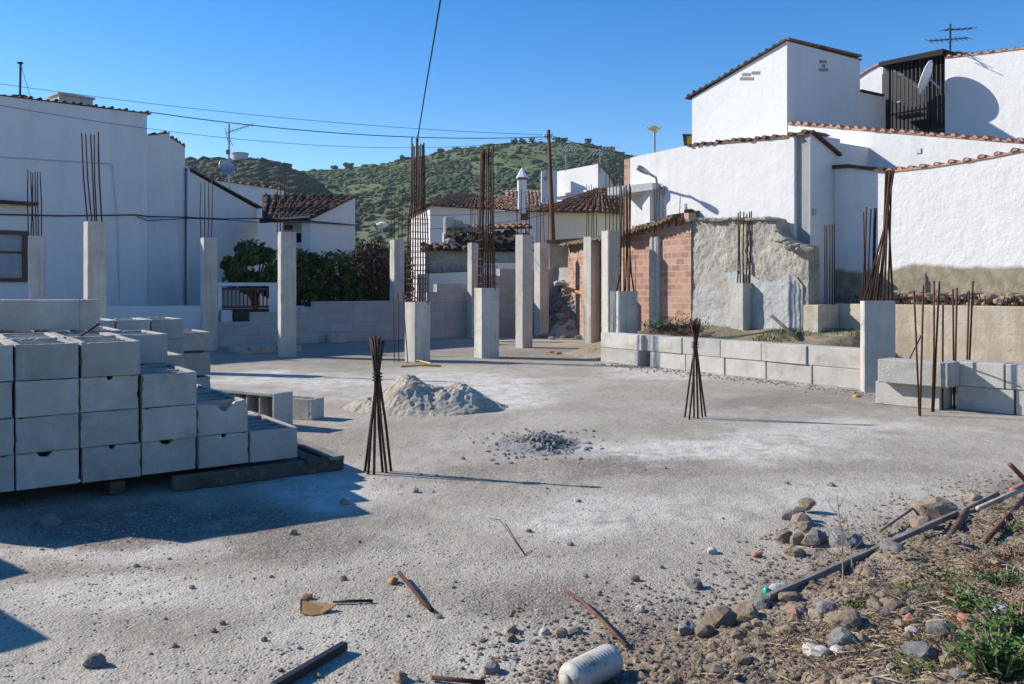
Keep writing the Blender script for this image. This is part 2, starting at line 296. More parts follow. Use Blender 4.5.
def ground_mat():
    m = bpy.data.materials.new('dusty_site_ground'); m.use_nodes = True; nt = m.node_tree; N = nt.nodes; L = nt.links; b = N['Principled BSDF']
    b.inputs['Roughness'].default_value = .97; b.inputs['Specular IOR Level'].default_value = .15
    tc = N.new('ShaderNodeTexCoord'); P = tc.outputs['Object']
    def noi(sc, det=6, dist=0, rough=.6, off=0):
        n = N.new('ShaderNodeTexNoise'); n.inputs['Scale'].default_value = sc; n.inputs['Detail'].default_value = det; n.inputs['Distortion'].default_value = dist; n.inputs['Roughness'].default_value = rough
        if off:
            a = N.new('ShaderNodeVectorMath'); a.inputs[1].default_value = (off, off*.7, 0); L.new(P, a.inputs[0]); L.new(a.outputs[0], n.inputs['Vector'])
        else: L.new(P, n.inputs['Vector'])
        return n.outputs['Fac']
    def ramp(f, lo, hi, a=0, bb=1):
        r = N.new('ShaderNodeMapRange'); r.interpolation_type = 'SMOOTHSTEP'; r.inputs[1].default_value = lo; r.inputs[2].default_value = hi; r.inputs[3].default_value = a; r.inputs[4].default_value = bb; L.new(f, r.inputs[0]); return r.outputs[0]
    def mix(f, a, c, mode='MIX'):
        x = N.new('ShaderNodeMix'); x.data_type = 'RGBA'; x.blend_type = mode; L.new(f, x.inputs[0]) if not isinstance(f, float) else setattr(x.inputs[0], 'default_value', f)
        L.new(a, x.inputs[6]) if not isinstance(a, tuple) else setattr(x.inputs[6], 'default_value', (*a, 1))
        L.new(c, x.inputs[7]) if not isinstance(c, tuple) else setattr(x.inputs[7], 'default_value', (*c, 1)); return x.outputs[2]
    def mul(a, c):
        x = N.new('ShaderNodeMath'); x.operation = 'MULTIPLY'; L.new(a, x.inputs[0]); L.new(c, x.inputs[1]) if not isinstance(c, float) else setattr(x.inputs[1], 'default_value', c); return x.outputs[0]
    col = mix(ramp(noi(.9, 8, .6), .36, .68), (.325, .285, .222), (.43, .385, .312))
    col = mix(mul(ramp(noi(.42, 9, 1.1, .62, 11), .58, .74), .3), col, (.66, .63, .585))     # spilt white cement dust
    col = mix(mul(ramp(noi(.55, 8, .8, .62, 31), .55, .66), .75), col, (.275, .238, .19))     # damp gravel
    def attr(nm): q_ = N.new('ShaderNodeAttribute'); q_.attribute_name = nm; return q_.outputs['Fac']
    col = mix(mul(ramp(noi(5, 8, .4, .65, 41), .22, .50), attr('damp')), col, (.165, .138, .105)); col = mix(mul(ramp(noi(4, 8, .4, .65, 51), .30, .58), attr('dust')), col, (.68, .645, .575))  # damp attribute: damp gravel and other darker ground alike
    at_ = N.new('ShaderNodeAttribute'); at_.attribute_name = 'earth'
    earth = mix(ramp(noi(2.2, 8), .38, .7), (.175, .122, .08), (.295, .215, .142))
    earth = mix(mul(ramp(noi(14, 6), .52, .75), .6), earth, (.36, .29, .215))
    col = mix(at_.outputs['Fac'], col, earth)
    grass = N.new('ShaderNodeAttribute'); grass.attribute_name = 'green'
    col = mix(mul(grass.outputs['Fac'], ramp(noi(3.5, 6, 0, .6, 5), .42, .56)), col, mix(ramp(noi(30, 4), .4, .6), (.05, .085, .022), (.12, .14, .05)))
    # aggregate: small light and dark grains
    vo = N.new('ShaderNodeTexVoronoi'); vo.inputs['Scale'].default_value = 85; L.new(P, vo.inputs['Vector'])
    se = N.new('ShaderNodeSeparateColor'); L.new(vo.outputs['Color'], se.inputs[0])
    col = mix(mul(ramp(se.outputs[0], .55, 1), .40), col, (.55, .51, .435)); col = mix(mul(ramp(se.outputs[1], .72, 1), .32), col, (.16, .145, .125))
    col = mix(mul(ramp(noi(130, 3), .55, .72), .45), col, (.17, .15, .12)); col = mix(mul(ramp(noi(95, 3, 0, .6, 3), .55, .72), .35), col, (.66, .62, .56))
    L.new(col, b.inputs['Base Color'])
    # relief: grains and coarse lumps
    h1 = ramp(vo.outputs['Distance'], 0, .75, 1, 0); h2 = noi(7, 5, 0, .6)
    b1 = N.new('ShaderNodeBump'); b1.inputs['Distance'].default_value = .0025; L.new(h1, b1.inputs['Height'])
    b2 = N.new('ShaderNodeBump'); b2.inputs['Distance'].default_value = .020; L.new(h2, b2.inputs['Height']); L.new(b1.outputs[0], b2.inputs['Normal']); L.new(b2.outputs[0], b.inputs['Normal'])
    return m
GM = ground_mat()
def make_ground():
    ys = [1.3*(32/1.3)**(i/330) for i in range(331)]; nx = 340; vs = []; fs = []; e = []; g = []
    DUST = [(470, 392, 95, 20, .9), (690, 372, 95, 9, .6), (700, 448, 150, 17, .8), (330, 490, 60, 30, .7), (620, 520, 150, 22, .55), (255, 376, 40, 8, .8), (330, 385, 60, 10, .7), (420, 650, 160, 20, .25), (830, 432, 120, 12, .55), (120, 600, 120, 22, .4), (90, 553, 120, 8, .5), (820, 500, 120, 16, .45)]
    DAMP_DARK = [(625, 466, 75, 16, .75), (540, 592, 95, 24, .8), (290, 546, 120, 15, .85), (170, 520, 210, 26, 1.0), (60, 575, 110, 9, .5), (900, 398, 160, 11, .55), (560, 352, 130, 8, .7), (330, 352, 170, 14, .55), (770, 402, 90, 8, .5), (170, 640, 110, 26, .4), (470, 480, 50, 7, .4), (880, 470, 110, 9, .4)]  # patches of darker ground: damp gravel, the floor before the stack, the far band
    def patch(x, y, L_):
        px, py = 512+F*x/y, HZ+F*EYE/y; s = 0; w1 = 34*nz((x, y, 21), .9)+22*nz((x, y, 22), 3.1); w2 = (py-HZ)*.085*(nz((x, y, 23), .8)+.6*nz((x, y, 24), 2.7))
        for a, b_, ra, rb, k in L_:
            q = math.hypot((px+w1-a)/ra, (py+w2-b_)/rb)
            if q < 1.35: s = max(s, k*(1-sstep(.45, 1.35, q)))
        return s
    du = []; da_ = []
    us = [-1.0+2.0*i/nx for i in range(nx+1)]
    for y in ys:
        for u in us:
            x = u*y*.92; z = gz(x, y); vs.append((x, y, z))
            bd = bankd(x, y)+.22*nz((x, y, 1), 1.7)+.1*nz((x, y, 4), 6) if y < 14 else -9
            bb = bed(x, y) if x > 0 and 8 < y < 30 else 0
            e.append(max(sstep(-.28, .12, bd), sstep(.03, .15, bb)))
            du.append(patch(x, y, DUST)); da_.append(patch(x, y, DAMP_DARK))
            g.append(max(sstep(.9, 2.0, bd)*.9, sstep(.05, .2, bb)*.85))
    w = nx+1
    for j in range(len(ys)-1):
        for i in range(nx): fs.append((j*w+i, j*w+i+1, (j+1)*w+i+1, (j+1)*w+i))
    # skirt: the same sheet carried out to the horizon
    o = len(vs); R = 3000
    ring = [j*w for j in range(len(ys))][::-1]+[i for i in range(1, nx+1)]+[j*w+nx for j in range(1, len(ys))]
    ring = [(len(ys)-1)*w+i for i in range(nx, 0, -1)]+ring[:-1]+[(len(ys)-1)*w+nx]
    ring = list(dict.fromkeys(ring)); n = len(ring)
    for k in ring:
        p = V(vs[k])-V((0, 9, 0)); d = V((p.x, p.y, 0)).normalized(); vs.append((d.x*R, 9+d.y*R, -.3)); e.append(1); g.append(.8); du.append(0); da_.append(0)
    for k in range(n): a, b_ = ring[k], ring[(k+1) % n]; fs.append((a, b_, o+(k+1) % n, o+k))
    me = bpy.data.meshes.new('ground'); me.from_pydata(vs, [], fs); me.materials.append(GM)
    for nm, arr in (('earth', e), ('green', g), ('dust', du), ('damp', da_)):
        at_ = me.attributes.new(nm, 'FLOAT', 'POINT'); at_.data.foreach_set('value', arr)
    me.shade_smooth(); me.validate()
    ob = bpy.data.objects.new('ground', me); C.objects.link(ob); struct(ob)
    bm = bmesh.new(); bm.from_mesh(me); bmesh.ops.recalc_face_normals(bm, faces=bm.faces); bm.to_mesh(me); bm.free()
make_ground()

# ------------------------------------------------------------------ hills
def prof(pts, px):
    if px <= pts[0][0]: return pts[0][1]
    for (a, b_), (c, d) in zip(pts, pts[1:]):
        if px <= c: t = (px-a)/(c-a); return b_+(d-b_)*t
    return pts[-1][1]
H1 = [(-900, 230), (-200, 185), (60, 170), (187, 161), (240, 160), (262, 160), (285, 167), (305, 176), (322, 188), (345, 206), (372, 236), (400, 280), (430, 290)]
H2 = [(-100, 288), (120, 240), (250, 192), (296, 175), (312, 172), (350, 169), (380, 165), (400, 160), (420, 157), (450, 151), (480, 147), (520, 143), (560, 142), (590, 144), (612, 149), (632, 157), (700, 176), (800, 200), (1100, 240), (1500, 270)]
hill_pts = []
def hill(P, Yr, y0, mname, nbush, bs):
    xs = list(range(P[0][0], P[-1][0]+1, 7)); nr = 46; vs = []; fs = []
    def surf(px, w):
        top = EYE+(HZ-prof(P, px))/F*Yr; y = y0+(Yr-y0)*w; x = (px-512)/F*y*(.35+.65*w)+(px-512)/F*Yr*.65*(1-w)
        s = w**1.25; z = top*s-6*(1-w)
        lum = (8*nz((x, y, 0), .012)+3.0*nz((x, y, 5), .04))*math.sin(math.pi*min(w, 1)**.8)*(Yr/420)
        return V((x, y+25*nz((x, 0, 3), .01)*(1-w), z+lum))
    for px in xs:
        for j in range(nr+1): vs.append(surf(px, j/nr))
        p = surf(px, 1); vs.append(p+V((0, 160, -6))); vs.append(p+V((0, 420, -p.z-12)))
    w = nr+3
    for i in range(len(xs)-1):
        for j in range(w-1): fs.append((i*w+j, (i+1)*w+j, (i+1)*w+j+1, i*w+j+1))
    o = MB().add(vs, fs).build('hill', mname, smooth=True); struct(o)
    mb = MB(); n = 0
    while n < nbush:
        px = random.uniform(max(P[0][0], 100), min(P[-1][0], 760)); wv = 1-random.random()**1.5*.75
        p = surf(px, wv)
        if nz(p, .02) < -.15 and random.random() < .75: continue
        s = bs*random.uniform(.4, 1.25)*(2.1 if random.random() < .06 else 1); mb.ico(p+UP*s*.2, s, .28, 1 if s > bs*1.3 else 0, (1.3, 1.3, .6)); n += 1
    return surf, mb
hm1 = mat('wooded_hillside', (.070, .092, .050), 1, [((.046, .066, .04), .03, .4, .62), ((.12, .125, .066), .012, .52, .7)], bump=.8, bscale=.35)
hm2 = mat('scrubby_hillside', (.15, .185, .072), 1, [((.075, .108, .045), .05, .4, .6), ((.21, .195, .11), .014, .5, .68)], bump=.8, bscale=.35)
surf2, s2 = hill(H2, 430, 120, hm2, 15000, .85)
surf1, s1 = hill(H1, 310, 95, hm1, 11000, .9)
for mb in (s2,):
    tag(mb.build('scrub', M['scrub'], smooth=True), 'green scrub covering the long sunlit hill behind the village', 'scrub', kind='stuff')
tag(s1.build('scrub', mat('wood_foliage', (.052, .074, .042), .95, [((.036, .054, .033), .03, .4, .6), ((.082, .10, .052), .06, .55, .72)]), smooth=True), 'dark woodland covering the lower hill on the left', 'woodland', kind='stuff')
def far_tree(px, sf, size, label):
    p = sf(px, .995); t = thing('hilltop_tree', label, 'tree', p, 'trees standing out on the hill crests')
    MB().tube([p-UP*1, p+UP*size*.5], [size*.09, size*.05], 6).build('trunk', M['bark'], t)
    mb = MB()
    for k in range(12):
        a = random.uniform(0, 6.28); r = random.random()*size*.55
        mb.ico(p+V((math.cos(a)*r, math.sin(a)*r, size*random.uniform(.22, .7))), size*random.uniform(.17, .30), .3, 1, (1.1, 1.1, .8))
    mb.build('crown', M['scrub'], t)
for px, sz, lb in ((335, 4.6, 'small round tree on the hill crest, left of a wider pair'), (348, 6.6, 'wide dark tree on the hill crest beside a smaller one'), (402, 4.2, 'lone small tree on the hill crest left of the tall rebar cage'), (440, 4.5, 'low tree on the hill crest right of the tall rebar cage'),
                   (514, 4.6, 'leftmost tree of the row on the highest hill crest'), (523, 4.6, 'second tree of the row on the highest hill crest'), (532, 4.2, 'third tree of the row on the highest hill crest'), (557, 5.0, 'tree on the highest crest just right of the wooden pole'), (565, 4.4, 'small tree on the crest second from the wooden pole'), (588, 4.6, 'tree on the crest above the white box tower')):
    far_tree(px, surf2, sz*.72, lb)
p = surf1(240, .99); t = thing('hilltop_building', 'pale round flat topped building on the crest of the dark left hill', 'building', p)
MB().lathe(p, [(2.9, -3), (2.9, 2.4)], 24).build('drum', M['tank'], t); MB().lathe(p+UP*2.4, [(3.1, 0), (3.1, .35)], 24).build('roof_slab', M['tank'], t)

# ------------------------------------------------------------------ left houses
A0, A1, A2, A3 = gp(0, 21.2), gp(147, 24.0), gp(187, 25.5), gp(258, 28.7)
dA = (A1-A0).normalized(); nA = V((-dA.y, dA.x, 0))          # nA points away from the site
Aout = along(A0, dA, -190)
def zpx(p, py): return EYE+(HZ-py)/F*p.y
h = thing('white_house', 'big white blank sided house on the left with roof tiles along its sloping edge', 'house', flat((A0+A1)/2), None)
mb = MB(); Zo = zpx(Aout, 93-(147-93)*190/147*.28); Z0, Z1 = zpx(A0, 95), zpx(A1, 113)
mb.prism([flat(Aout, -.05), flat(A1, -.05), flat(A1, Z1), flat(A0, Z0), flat(Aout, Z0+(Z0-Z1)*.9)], nA*7); mb.build('wall', M['white_base'], h)
mb = MB(); coping(mb, flat(Aout, Z0+(Z0-Z1)*.9), flat(A0, Z0), nA*.35, .2, .05, .04, 1.3); coping(mb, flat(A0, Z0), flat(A1, Z1)+dA*.12, nA*.35, .2, .05, .04, 1.3); mb.build('roof_edge', M['tile_dark'], h)
c0 = onp(A0, dA, 85, 100)+nA*.9; mb = MB()
mb.obox(flat(c0, c0.z-.05), .88, .68, .42, dA, nA); ch = mb.build('chimney', M['concrete'], h, bevel=.01); MB().obox(flat(c0, c0.z+.19), .98, .78, .06, dA, nA).build('chimney_cap', M['concrete'], ch, bevel=.01)
# window with brown frame at the left edge, cornice above
wc = along(A0, dA, -14); wz0, wz1 = zpx(along(A0, dA, 20), 282), zpx(along(A0, dA, 20), 231); e = along(A0, dA, 27)
wl = along(A0, dA, -40); mid = (wl+e)/2; wdt = (e-wl).length; out = -nA
fr = MB()
for (c, dx, dz) in ((mid+UP*(wz1-.05), wdt, .1), (mid+UP*(wz0+.05), wdt, .1), (wl+dA*.06+UP*(wz0+wz1)/2, .12, wz1-wz0-.2), (e-dA*.06+UP*(wz0+wz1)/2, .12, wz1-wz0-.2), (mid+UP*(wz0+wz1)/2+UP*.1, wdt-.24, .05)):
    fr.obox(c+out*.03, dx, .10, dz, dA, nA)
w = fr.build('window', M['frame'], h); MB().obox(mid+UP*(wz0+wz1)/2+out*.005, wdt-.2, .03, wz1-wz0-.2, dA, nA).build('blind', M['curtain'], w)
ll = along(A0, dA, -60); lr = along(A0, dA, 34); zc = zpx(along(A0, dA, 10), 203)
MB().obox((ll+lr)/2+UP*zc+out*.15, (lr-ll).length, .34, .07, dA, nA).build('cornice', M['tile_dark'], h)
mb = MB(); mb.prism([flat(A1, -.05)+nA*.12, flat(A2, -.05)+nA*.12, flat(A2, zpx(A2, 146))+nA*.12, flat(along(A1, dA, 172), zpx(A2, 141))+nA*.12, flat(along(A1, dA, 171.5), zpx(A2, 137.5))+nA*.12, flat(A1, zpx(A1, 134))+nA*.12], nA*5)
h2 = thing('white_house', 'narrow white house joined between the big white house and the gabled one', 'house', flat((A1+A2)/2+nA)); mb.build('wall', M['white_base'], h2)
mb = MB(); coping(mb, flat(A1, zpx(A1, 134))+nA*.12+dA*.1, flat(along(A1, dA, 171.5), zpx(A2, 138))+nA*.12, nA*.3, .22, .06, .03); coping(mb, flat(along(A1, dA, 172.5), zpx(A2, 142))+nA*.12, flat(A2, zpx(A2, 146))+nA*.12, nA*.3, .2, .07, .04); mb.build('roof_edge', M['tile_dark'], h2)
pipe = MB().tube([flat(A2, .2)-nA*.02+dA*.03, flat(A2, zpx(A2, 168))-nA*.02+dA*.03], .045, 8); pipe.build('drainpipe', M['white'], h2, smooth=True)
h3 = thing('white_house', 'white gable end house whose roof edge slopes down to the right above the citrus trees', 'house', flat((A2+A3)/2+nA))
mb = MB(); mb.prism([flat(A2, -.05)+nA*.05+dA*.06, flat(A3, -.05)+nA*.05, flat(A3, zpx(A3, 209))+nA*.05, flat(A2, zpx(A2, 170))+nA*.05+dA*.06], nA*4.2); mb.build('wall', M['white_base'], h3)
mb = MB(); a, b_ = flat(A2, zpx(A2, 169))-nA*.03+dA*.08, flat(A3, zpx(A3, 208))-nA*.03+dA*.15; mb.prism([a, b_, b_+UP*.045, a+UP*.045], nA*4.3); mb.build('roof', M['tile_dark'], h3)
# dish and aerial on the gable roof
t = thing('satellite_dish', 'round grey satellite dish on a mast over the gabled white house', 'satellite dish', at(228, 205, 28.3))
p0, pc, p1 = at(229, 212, 28.3), at(227, 168, 28.3), at(229, 124, 28.3)
MB().tube([p0, p1], .035, 8).build('mast', M['greymetal'], t)
def dish(mb, c, n, R, dep, k=20):
    prof_ = [(.001, 0)]+[(R*i/6, dep*(i/6)**2) for i in range(1, 7)]+[(R*.97*i/6, dep*(i/6)**2+.02) for i in range(6, 0, -1)]+[(.001, .02)]
    return mb.lathe(c, prof_, k, V(n))
dish(MB(), pc-V((0, .1, 0)), V((.72, -.62, .3)), .29, .06).build('reflector', M['greymetal'], t, smooth=True)
MB().tube([pc-V((-.2, .4, -.1)), pc-V((0, .1, .24))], .012, 6).build('feed_arm', M['greymetal'], t)
tt = thing('tv_aerial', 'long toothed television aerial at the top of the dish mast, pointing right', 'aerial', at(229, 132, 28.3))
a, b_ = at(226, 133, 28.3), at(253, 124, 28.3); mb = MB().tube([a, b_], .014, 6)
for k in range(14): q = a.lerp(b_, k/13); mb.tube([q-UP*.09, q+UP*.09], .007, 5)
mb.tube([at(225, 128, 28.3), at(229, 146, 28.3)], .012, 5); mb.tube([at(233, 146, 28.3), at(229, 138, 28.3)], .012, 5); mb.build('boom', M['greymetal'], tt)
MB().obox(at(228, 152, 28.2), .12, .1, .16).build('amplifier_box', M['stone_red'], tt, bevel=.02)
t = thing('roof_pole', 'bare dark pole on a small foot on the big left house roof', 'pole', at(20, 96, 22.0)); a = at(20, 97, 22.0)
MB().tube([a, at(20.6, 62, 22.0)], .028, 8).build('pole', M['darkmetal'], t); MB().obox(a+UP*.02, .32, .2, .04).build('base', M['darkmetal'], t); MB().tube([at(20.6, 64, 22.0), along(A0, dA, 44)+nA*.9+UP*zpx(along(A0, dA, 44), 93)], .006, 5).build('guy_wire', M['cable'], t); MB().obox(at(20.3, 63, 22.0), .12, .06, .05).build('bracket', M['darkmetal'], t)

# tiled parapet house, and the house with dark tile roof and balcony
W0, W1 = gp(208, 32.5), gp(284, 34)
h = thing('white_house', 'low white house with a serrated tile top, behind the gabled house dish', 'house', flat(W0))
dW = (W1-W0).normalized(); nW = V((-dW.y, dW.x, 0)); z0, z1 = zpx(W0, 179), zpx(W1, 190)
MB().prism([flat(W0, 0), flat(W1, 0), flat(W1, z1), flat(W0, z0)], nW*3).build('wall', M['white'], h); mb = MB(); coping(mb, flat(W0, z0), flat(W1, z1), nW*.5, .27, .10, .08); mb.build('roof_edge', M['tile'], h)
G0, G1 = gp(310, 26.5), gp(355, 29.3); dG = (G1-G0).normalized(); nG = V((-dG.y, dG.x, 0))
h = thing('white_house', 'white house with dark brown tile roof and balcony behind the citrus trees', 'house', flat(G0))
Wst = gp(262, 26.9)
zg0, zg1 = zpx(G0, 217), zpx(G1, 195)
MB().prism([flat(G0, 0), flat(G1, 0), flat(G1, zg1-.08), flat(G0, zg0-.08)], nG*.3).build('gable_wall', M['white'], h)
fd = (G0-Wst).normalized(); fn = V((-fd.y, fd.x, 0)); bk0 = Wst+fn*1.3; bk1 = G0+fn*1.3
MB().prism([flat(bk0, 0), flat(bk1, 0), flat(bk1, zg0-.05), flat(bk0, zg0-.05)], fn*.3).build('front_wall', M['white'], h)
e0, e1 = flat(Wst, zpx(Wst, 220)), flat(G0, zg0)-dG*.1-fd*-.12; r1 = flat(G1, zg1)+nG*-.0; r0 = at(262, 194, 29.6)
mb = MB(); tiles(mb, e0, e1, r0, r1, .17, .36); mb.build('roof', M['tile_dark'], h)
mb = MB(); coping(mb, flat(G0, zg0-.02)-nG*.12, flat(G1, zg1-.02)-nG*.12, nG*.4, .2, .07, .0); mb.build('verge', M['tile_dark'], h)
MB().tube([e0-fn*.1-UP*.04, e1-fn*.1-UP*.04], .07, 8).build('gutter', M['darkmetal'], h)
# balcony slab, railing, window and door recess
za, zb = EYE+(HZ-243)/F*27.5, EYE+(HZ-223)/F*27.5
MB().obox(flat(gp(297, 27.4), za-.15), .95, .5, .3, fd, fn).build('balcony', M['white'], h, bevel=.01)
mb = MB(); bm0 = bk0.lerp(bk1, .55)-fn*.02; bm1 = bk0.lerp(bk1, .95)-fn*.02
for k in range(9): q = bm0.lerp(bm1, k/8); mb.tube([flat(q, zb-.55), flat(q, zb+.1)], .012, 5)
mb.tube([flat(bm0, zb+.1), flat(bm1, zb+.1)], .02, 5); mb.tube([flat(bm0, zb-.55), flat(bm1, zb-.55)], .02, 5); mb.tube([flat(bm0, zb-.2), flat(bm1, zb-.2)], .015, 5)
wn = MB().prism([flat(bm0, zb-.5), flat(bm1, zb-.5), flat(bm1, zb+.06), flat(bm0, zb+.06)], fn*.01).build('window', M['curtain'], h); mb.build('grille', M['darkmetal'], wn)
MB().prism([flat(bk0.lerp(bk1, .3), .3)-fn*.02, flat(bk0.lerp(bk1, .55), .3)-fn*.02, flat(bk0.lerp(bk1, .55), za+.35)-fn*.02, flat(bk0.lerp(bk1, .3), za+.35)-fn*.02], fn*.01).build('door', M['black'], h)
MB().prism([flat(bm0, .8), flat(bm1, .8), flat(bm1, za-.42), flat(bm0, za-.42)], fn*.01).build('door', M['black'], h)
lt = MB(); q0 = bk0.lerp(bk1, .05)-fn*.02
for k in range(5): lt.obox(flat(q0+fd*.14, za+.55-k*.25), .26, .04, .16, fd, fn)
lt.build('vent_blocks', M['darkmetal'], h)

# white garden wall and barred gate behind the citrus trees
g0, g1 = gp(140, 21.6), gp(302, 22.6); dg = (g1-g0).normalized(); ng = V((-dg.y, dg.x, 0))
def gw(px0, px1, py, nm='garden_wall', z0=0):
    a, b_ = along(g0, dg, px0), along(g0, dg, px1); z = zpx((a+b_)/2, py); return MB().prism([flat(a, z0), flat(b_, z0), flat(b_, z), flat(a, z)], ng*.3)
t = thing('garden_wall', 'low white garden wall with a barred gateway behind the grey columns', 'garden wall', flat(g0))
gw(100, 200, 306).build('wall', M['white'], t); gw(214, 232, 310).build('wall', M['white'], t)
gw(218, 221.5, 287).build('gate_post', M['white'], t); gw(269, 277, 286).build('gate_post', M['white'], t); gw(277, 305, 306).build('wall', M['white'], t)
a, b_ = along(g0, dg, 217.5), along(g0, dg, 277.5); z = zpx((a+b_)/2, 286); MB().prism([flat(a, z), flat(b_, z), flat(b_, z+.09), flat(a, z+.09)], ng*.34).build('lintel', M['white'], t)
gt = thing('gate', 'rusty brown barred gate standing in the white garden gateway', 'gate', flat(along(g0, dg, 245)+ng*.12))
a, b_ = along(g0, dg, 221.6)+ng*.12, along(g0, dg, 268.8)+ng*.12; zt, zb = zpx(a, 289), zpx(a, 307)
for k in range(12): q = a.lerp(b_, (k+.5)/12); MB().obox(flat(q, (zt+zb)/2), .035, .03, zt-zb, dg, ng).build('bar', M['frame'], gt)
for zz in (zt, zb): MB().obox(flat((a+b_)/2, zz), (b_-a).length, .05, .06, dg, ng).build('rail', M['frame'], gt)
MB().prism([flat(a, .0)+ng*.05, flat(b_, .0)+ng*.05, flat(b_, zb-.05)+ng*.05, flat(a, zb-.05)+ng*.05], ng*.03).build('panel', M['tile_dark'], gt)

# citrus trees and the withered bush
def citrus(name, label, px, py0, py1, Y, rad, n, m, lsz, cl, cat='tree'):
    c = at(px, (py0+py1)/2, Y); t = thing(name, label, cat, flat(c)); mb = MB()
    mb.tube([flat(c, -.05), c*.5+flat(c)*.5+V((.08, 0, 0)), c], [.11, .08, .04], 7)
    for k in range(6):
        a = k*1.05+.3; mb.tube([flat(c, c.z*.45+.05*k), c+V((math.cos(a)*rad[0]*.6, math.sin(a)*rad[1]*.6, rad[2]*.35))], [.05, .015], 5)
    mb.build('trunk', M['bark'], t); mb = MB(); leaves(mb, c, rad, n, lsz, cl); mb.build('crown', m, t)
citrus('citrus_tree', 'dark citrus tree between the white gable house and the lone grey column', 253, 240, 296, 22.95, (.95, .6, .85), 4200, M['greendark'], .085, 24)
citrus('citrus_tree', 'broad dark green citrus tree just right of the grey column', 312, 246, 312, 24.6, (1.25, 1.0, 1.0), 5200, M['greendark'], .085, 28)
citrus('citrus_tree', 'small citrus tree with paler shoots beside the white gable house', 342, 256, 312, 25.2, (.75, .7, .85), 2600, M['greendark'], .08, 18)
c = at(376, 262, 26.0); t = thing('withered_bush', 'tall brown withered bush draped beside the white gable wall', 'bush', flat(c)); mb = MB()
for k in range(6500):
    a = random.uniform(0, 6.28); r = random.random()**.5; x, y = math.cos(a)*r*1.15, math.sin(a)*r*.8; zt = (2.05+.85*(1-r*r))*(1+.12*nz((x, y, 0), 3)); z = random.uniform(.05, 1)*zt
    p = V((c.x+x, c.y+y, z)); d = V((random.gauss(0, .5), random.gauss(0, .5), random.gauss(-.2, .6))).normalized()*random.uniform(.12, .3); s = d.orthogonal().normalized()*.018
    mb.add([p-s, p+s, p+d+s*.3, p+d-s*.3], [(0, 1, 2, 3)])
mb.build('twigs', M['drybush'], t); MB().tube([flat(c), flat(c, 1.3)+V((.1, 0, 0))], [.09, .03], 7).build('trunk', M['bark'], t)
p = at(382, 228, 30); t = thing('small_street_lamp', 'small pale lamp head on a thin post above the withered bush', 'street lamp', flat(p))
MB().tube([flat(p), p], .03, 6).build('post', M['greymetal'], t); MB().lathe(p, [(.08, 0), (.2, .1), (.2, .16), (.05, .22)], 12).build('lamp_head', M['whitepaint'], t)

# ------------------------------------------------------------------ village houses in the middle
c0 = gp(430, 33); c1 = along(c0, B, 545); z = zpx(c0, 206)
h = thing('white_house', 'long white house with old tile roof and a little white turret chimney', 'house', flat(c0))
MB().prism([flat(c0, 0), flat(c1, 0), flat(c1, z), flat(c0, z)], V((-.28, 1, 0))*4.5).build('wall', M['white'], h)
e0, e1 = flat(c0, z+.0)-B*.25+A*.25, flat(c1, z)+A*.25; r0, r1 = e0+B*3.2-A*3.0+UP*.95, e1-A*3.0+UP*.95
mb = MB(); tiles(mb, e0, e1, r0, r1, .2, .36); tiles(mb, e0+V((-.28, 1, 0))*4.8, e0, r0+V((-.05, .6, 0)), r0, .2, .36); mb.build('roof', M['tile'], h)
tc_ = at(522, 194, 35.2); tu = MB().lathe(tc_-UP*.8, [(.20, 0), (.20, 1.38)], 6).build('chimney', M['white'], h)
MB().lathe(tc_+UP*.58, [(.25, 0), (.25, .09)], 6).build('chimney_collar', M['tile'], tu); MB().lathe(tc_+UP*.67, [(.26, 0), (.02, .42)], 6).build('chimney_spire', M['whitepaint'], tu)
w0 = along(c0, B, 521)+A*.02; w1 = along(c0, B, 528.5)+A*.02
MB().prism([flat(w0, zpx(w0, 220)), flat(w1, zpx(w0, 220)), flat(w1, zpx(w0, 212)), flat(w0, zpx(w0, 212))], -A*.03).build('window', M['frame'], h)
# second roof behind: reddish
h = thing('white_house', 'house behind the turret chimney showing a strip of bright red tile roof', 'house', gp(530, 40)); q0, q1 = gp(505, 40), gp(568, 43)
MB().prism([flat(q0, 0), flat(q1, 0), flat(q1, 5.3), flat(q0, 5.3)], V((-.3, 1, 0))*4).build('wall', M['white'], h); mb = MB(); tiles(mb, flat(q0, 5.35)-V((0, .3, 0)), flat(q1, 5.35)-V((0, .3, 0)), flat(q0, 6.3)+V((0, 3, 0)), flat(q1, 6.6)+V((0, 3, 0)), .26, .42); mb.build('roof', M['tile_orange'], h)
# box tower
d0 = gp(598, 37); d1 = along(d0, A, 557); d2 = along(d0, B, 634); zt = zpx(d0, 164)
h = thing('white_house', 'white box shaped upper storey standing against the hill right of the wooden pole', 'house', flat(d0))
MB().prism([flat(d0, 0), flat(d2, 0), flat(d2, zt-2.1), flat(along(d0, B, 626), zt-1.85), flat(along(d0, B, 609), zt-.45), flat(d0, zt)], d1-d0).build('wall', M['white'], h)
mb = MB(); pp = [flat(d0, zt), flat(along(d0, B, 609), zt-.45), flat(along(d0, B, 626), zt-1.85)]
for a, b_ in zip(pp, pp[1:]): mb.prism([a-A*-.06, b_-A*-.06, b_-A*-.06+UP*.07, a-A*-.06+UP*.07], -A*.4)
mb.build('verge', M['tile'], h)
mb = MB(); mb.obox(flat((d0+d1)/2, zpx(d1, 196)), (d1-d0).length+.2, .3, .12, A, B); mb.build('ledge', M['white'], h)
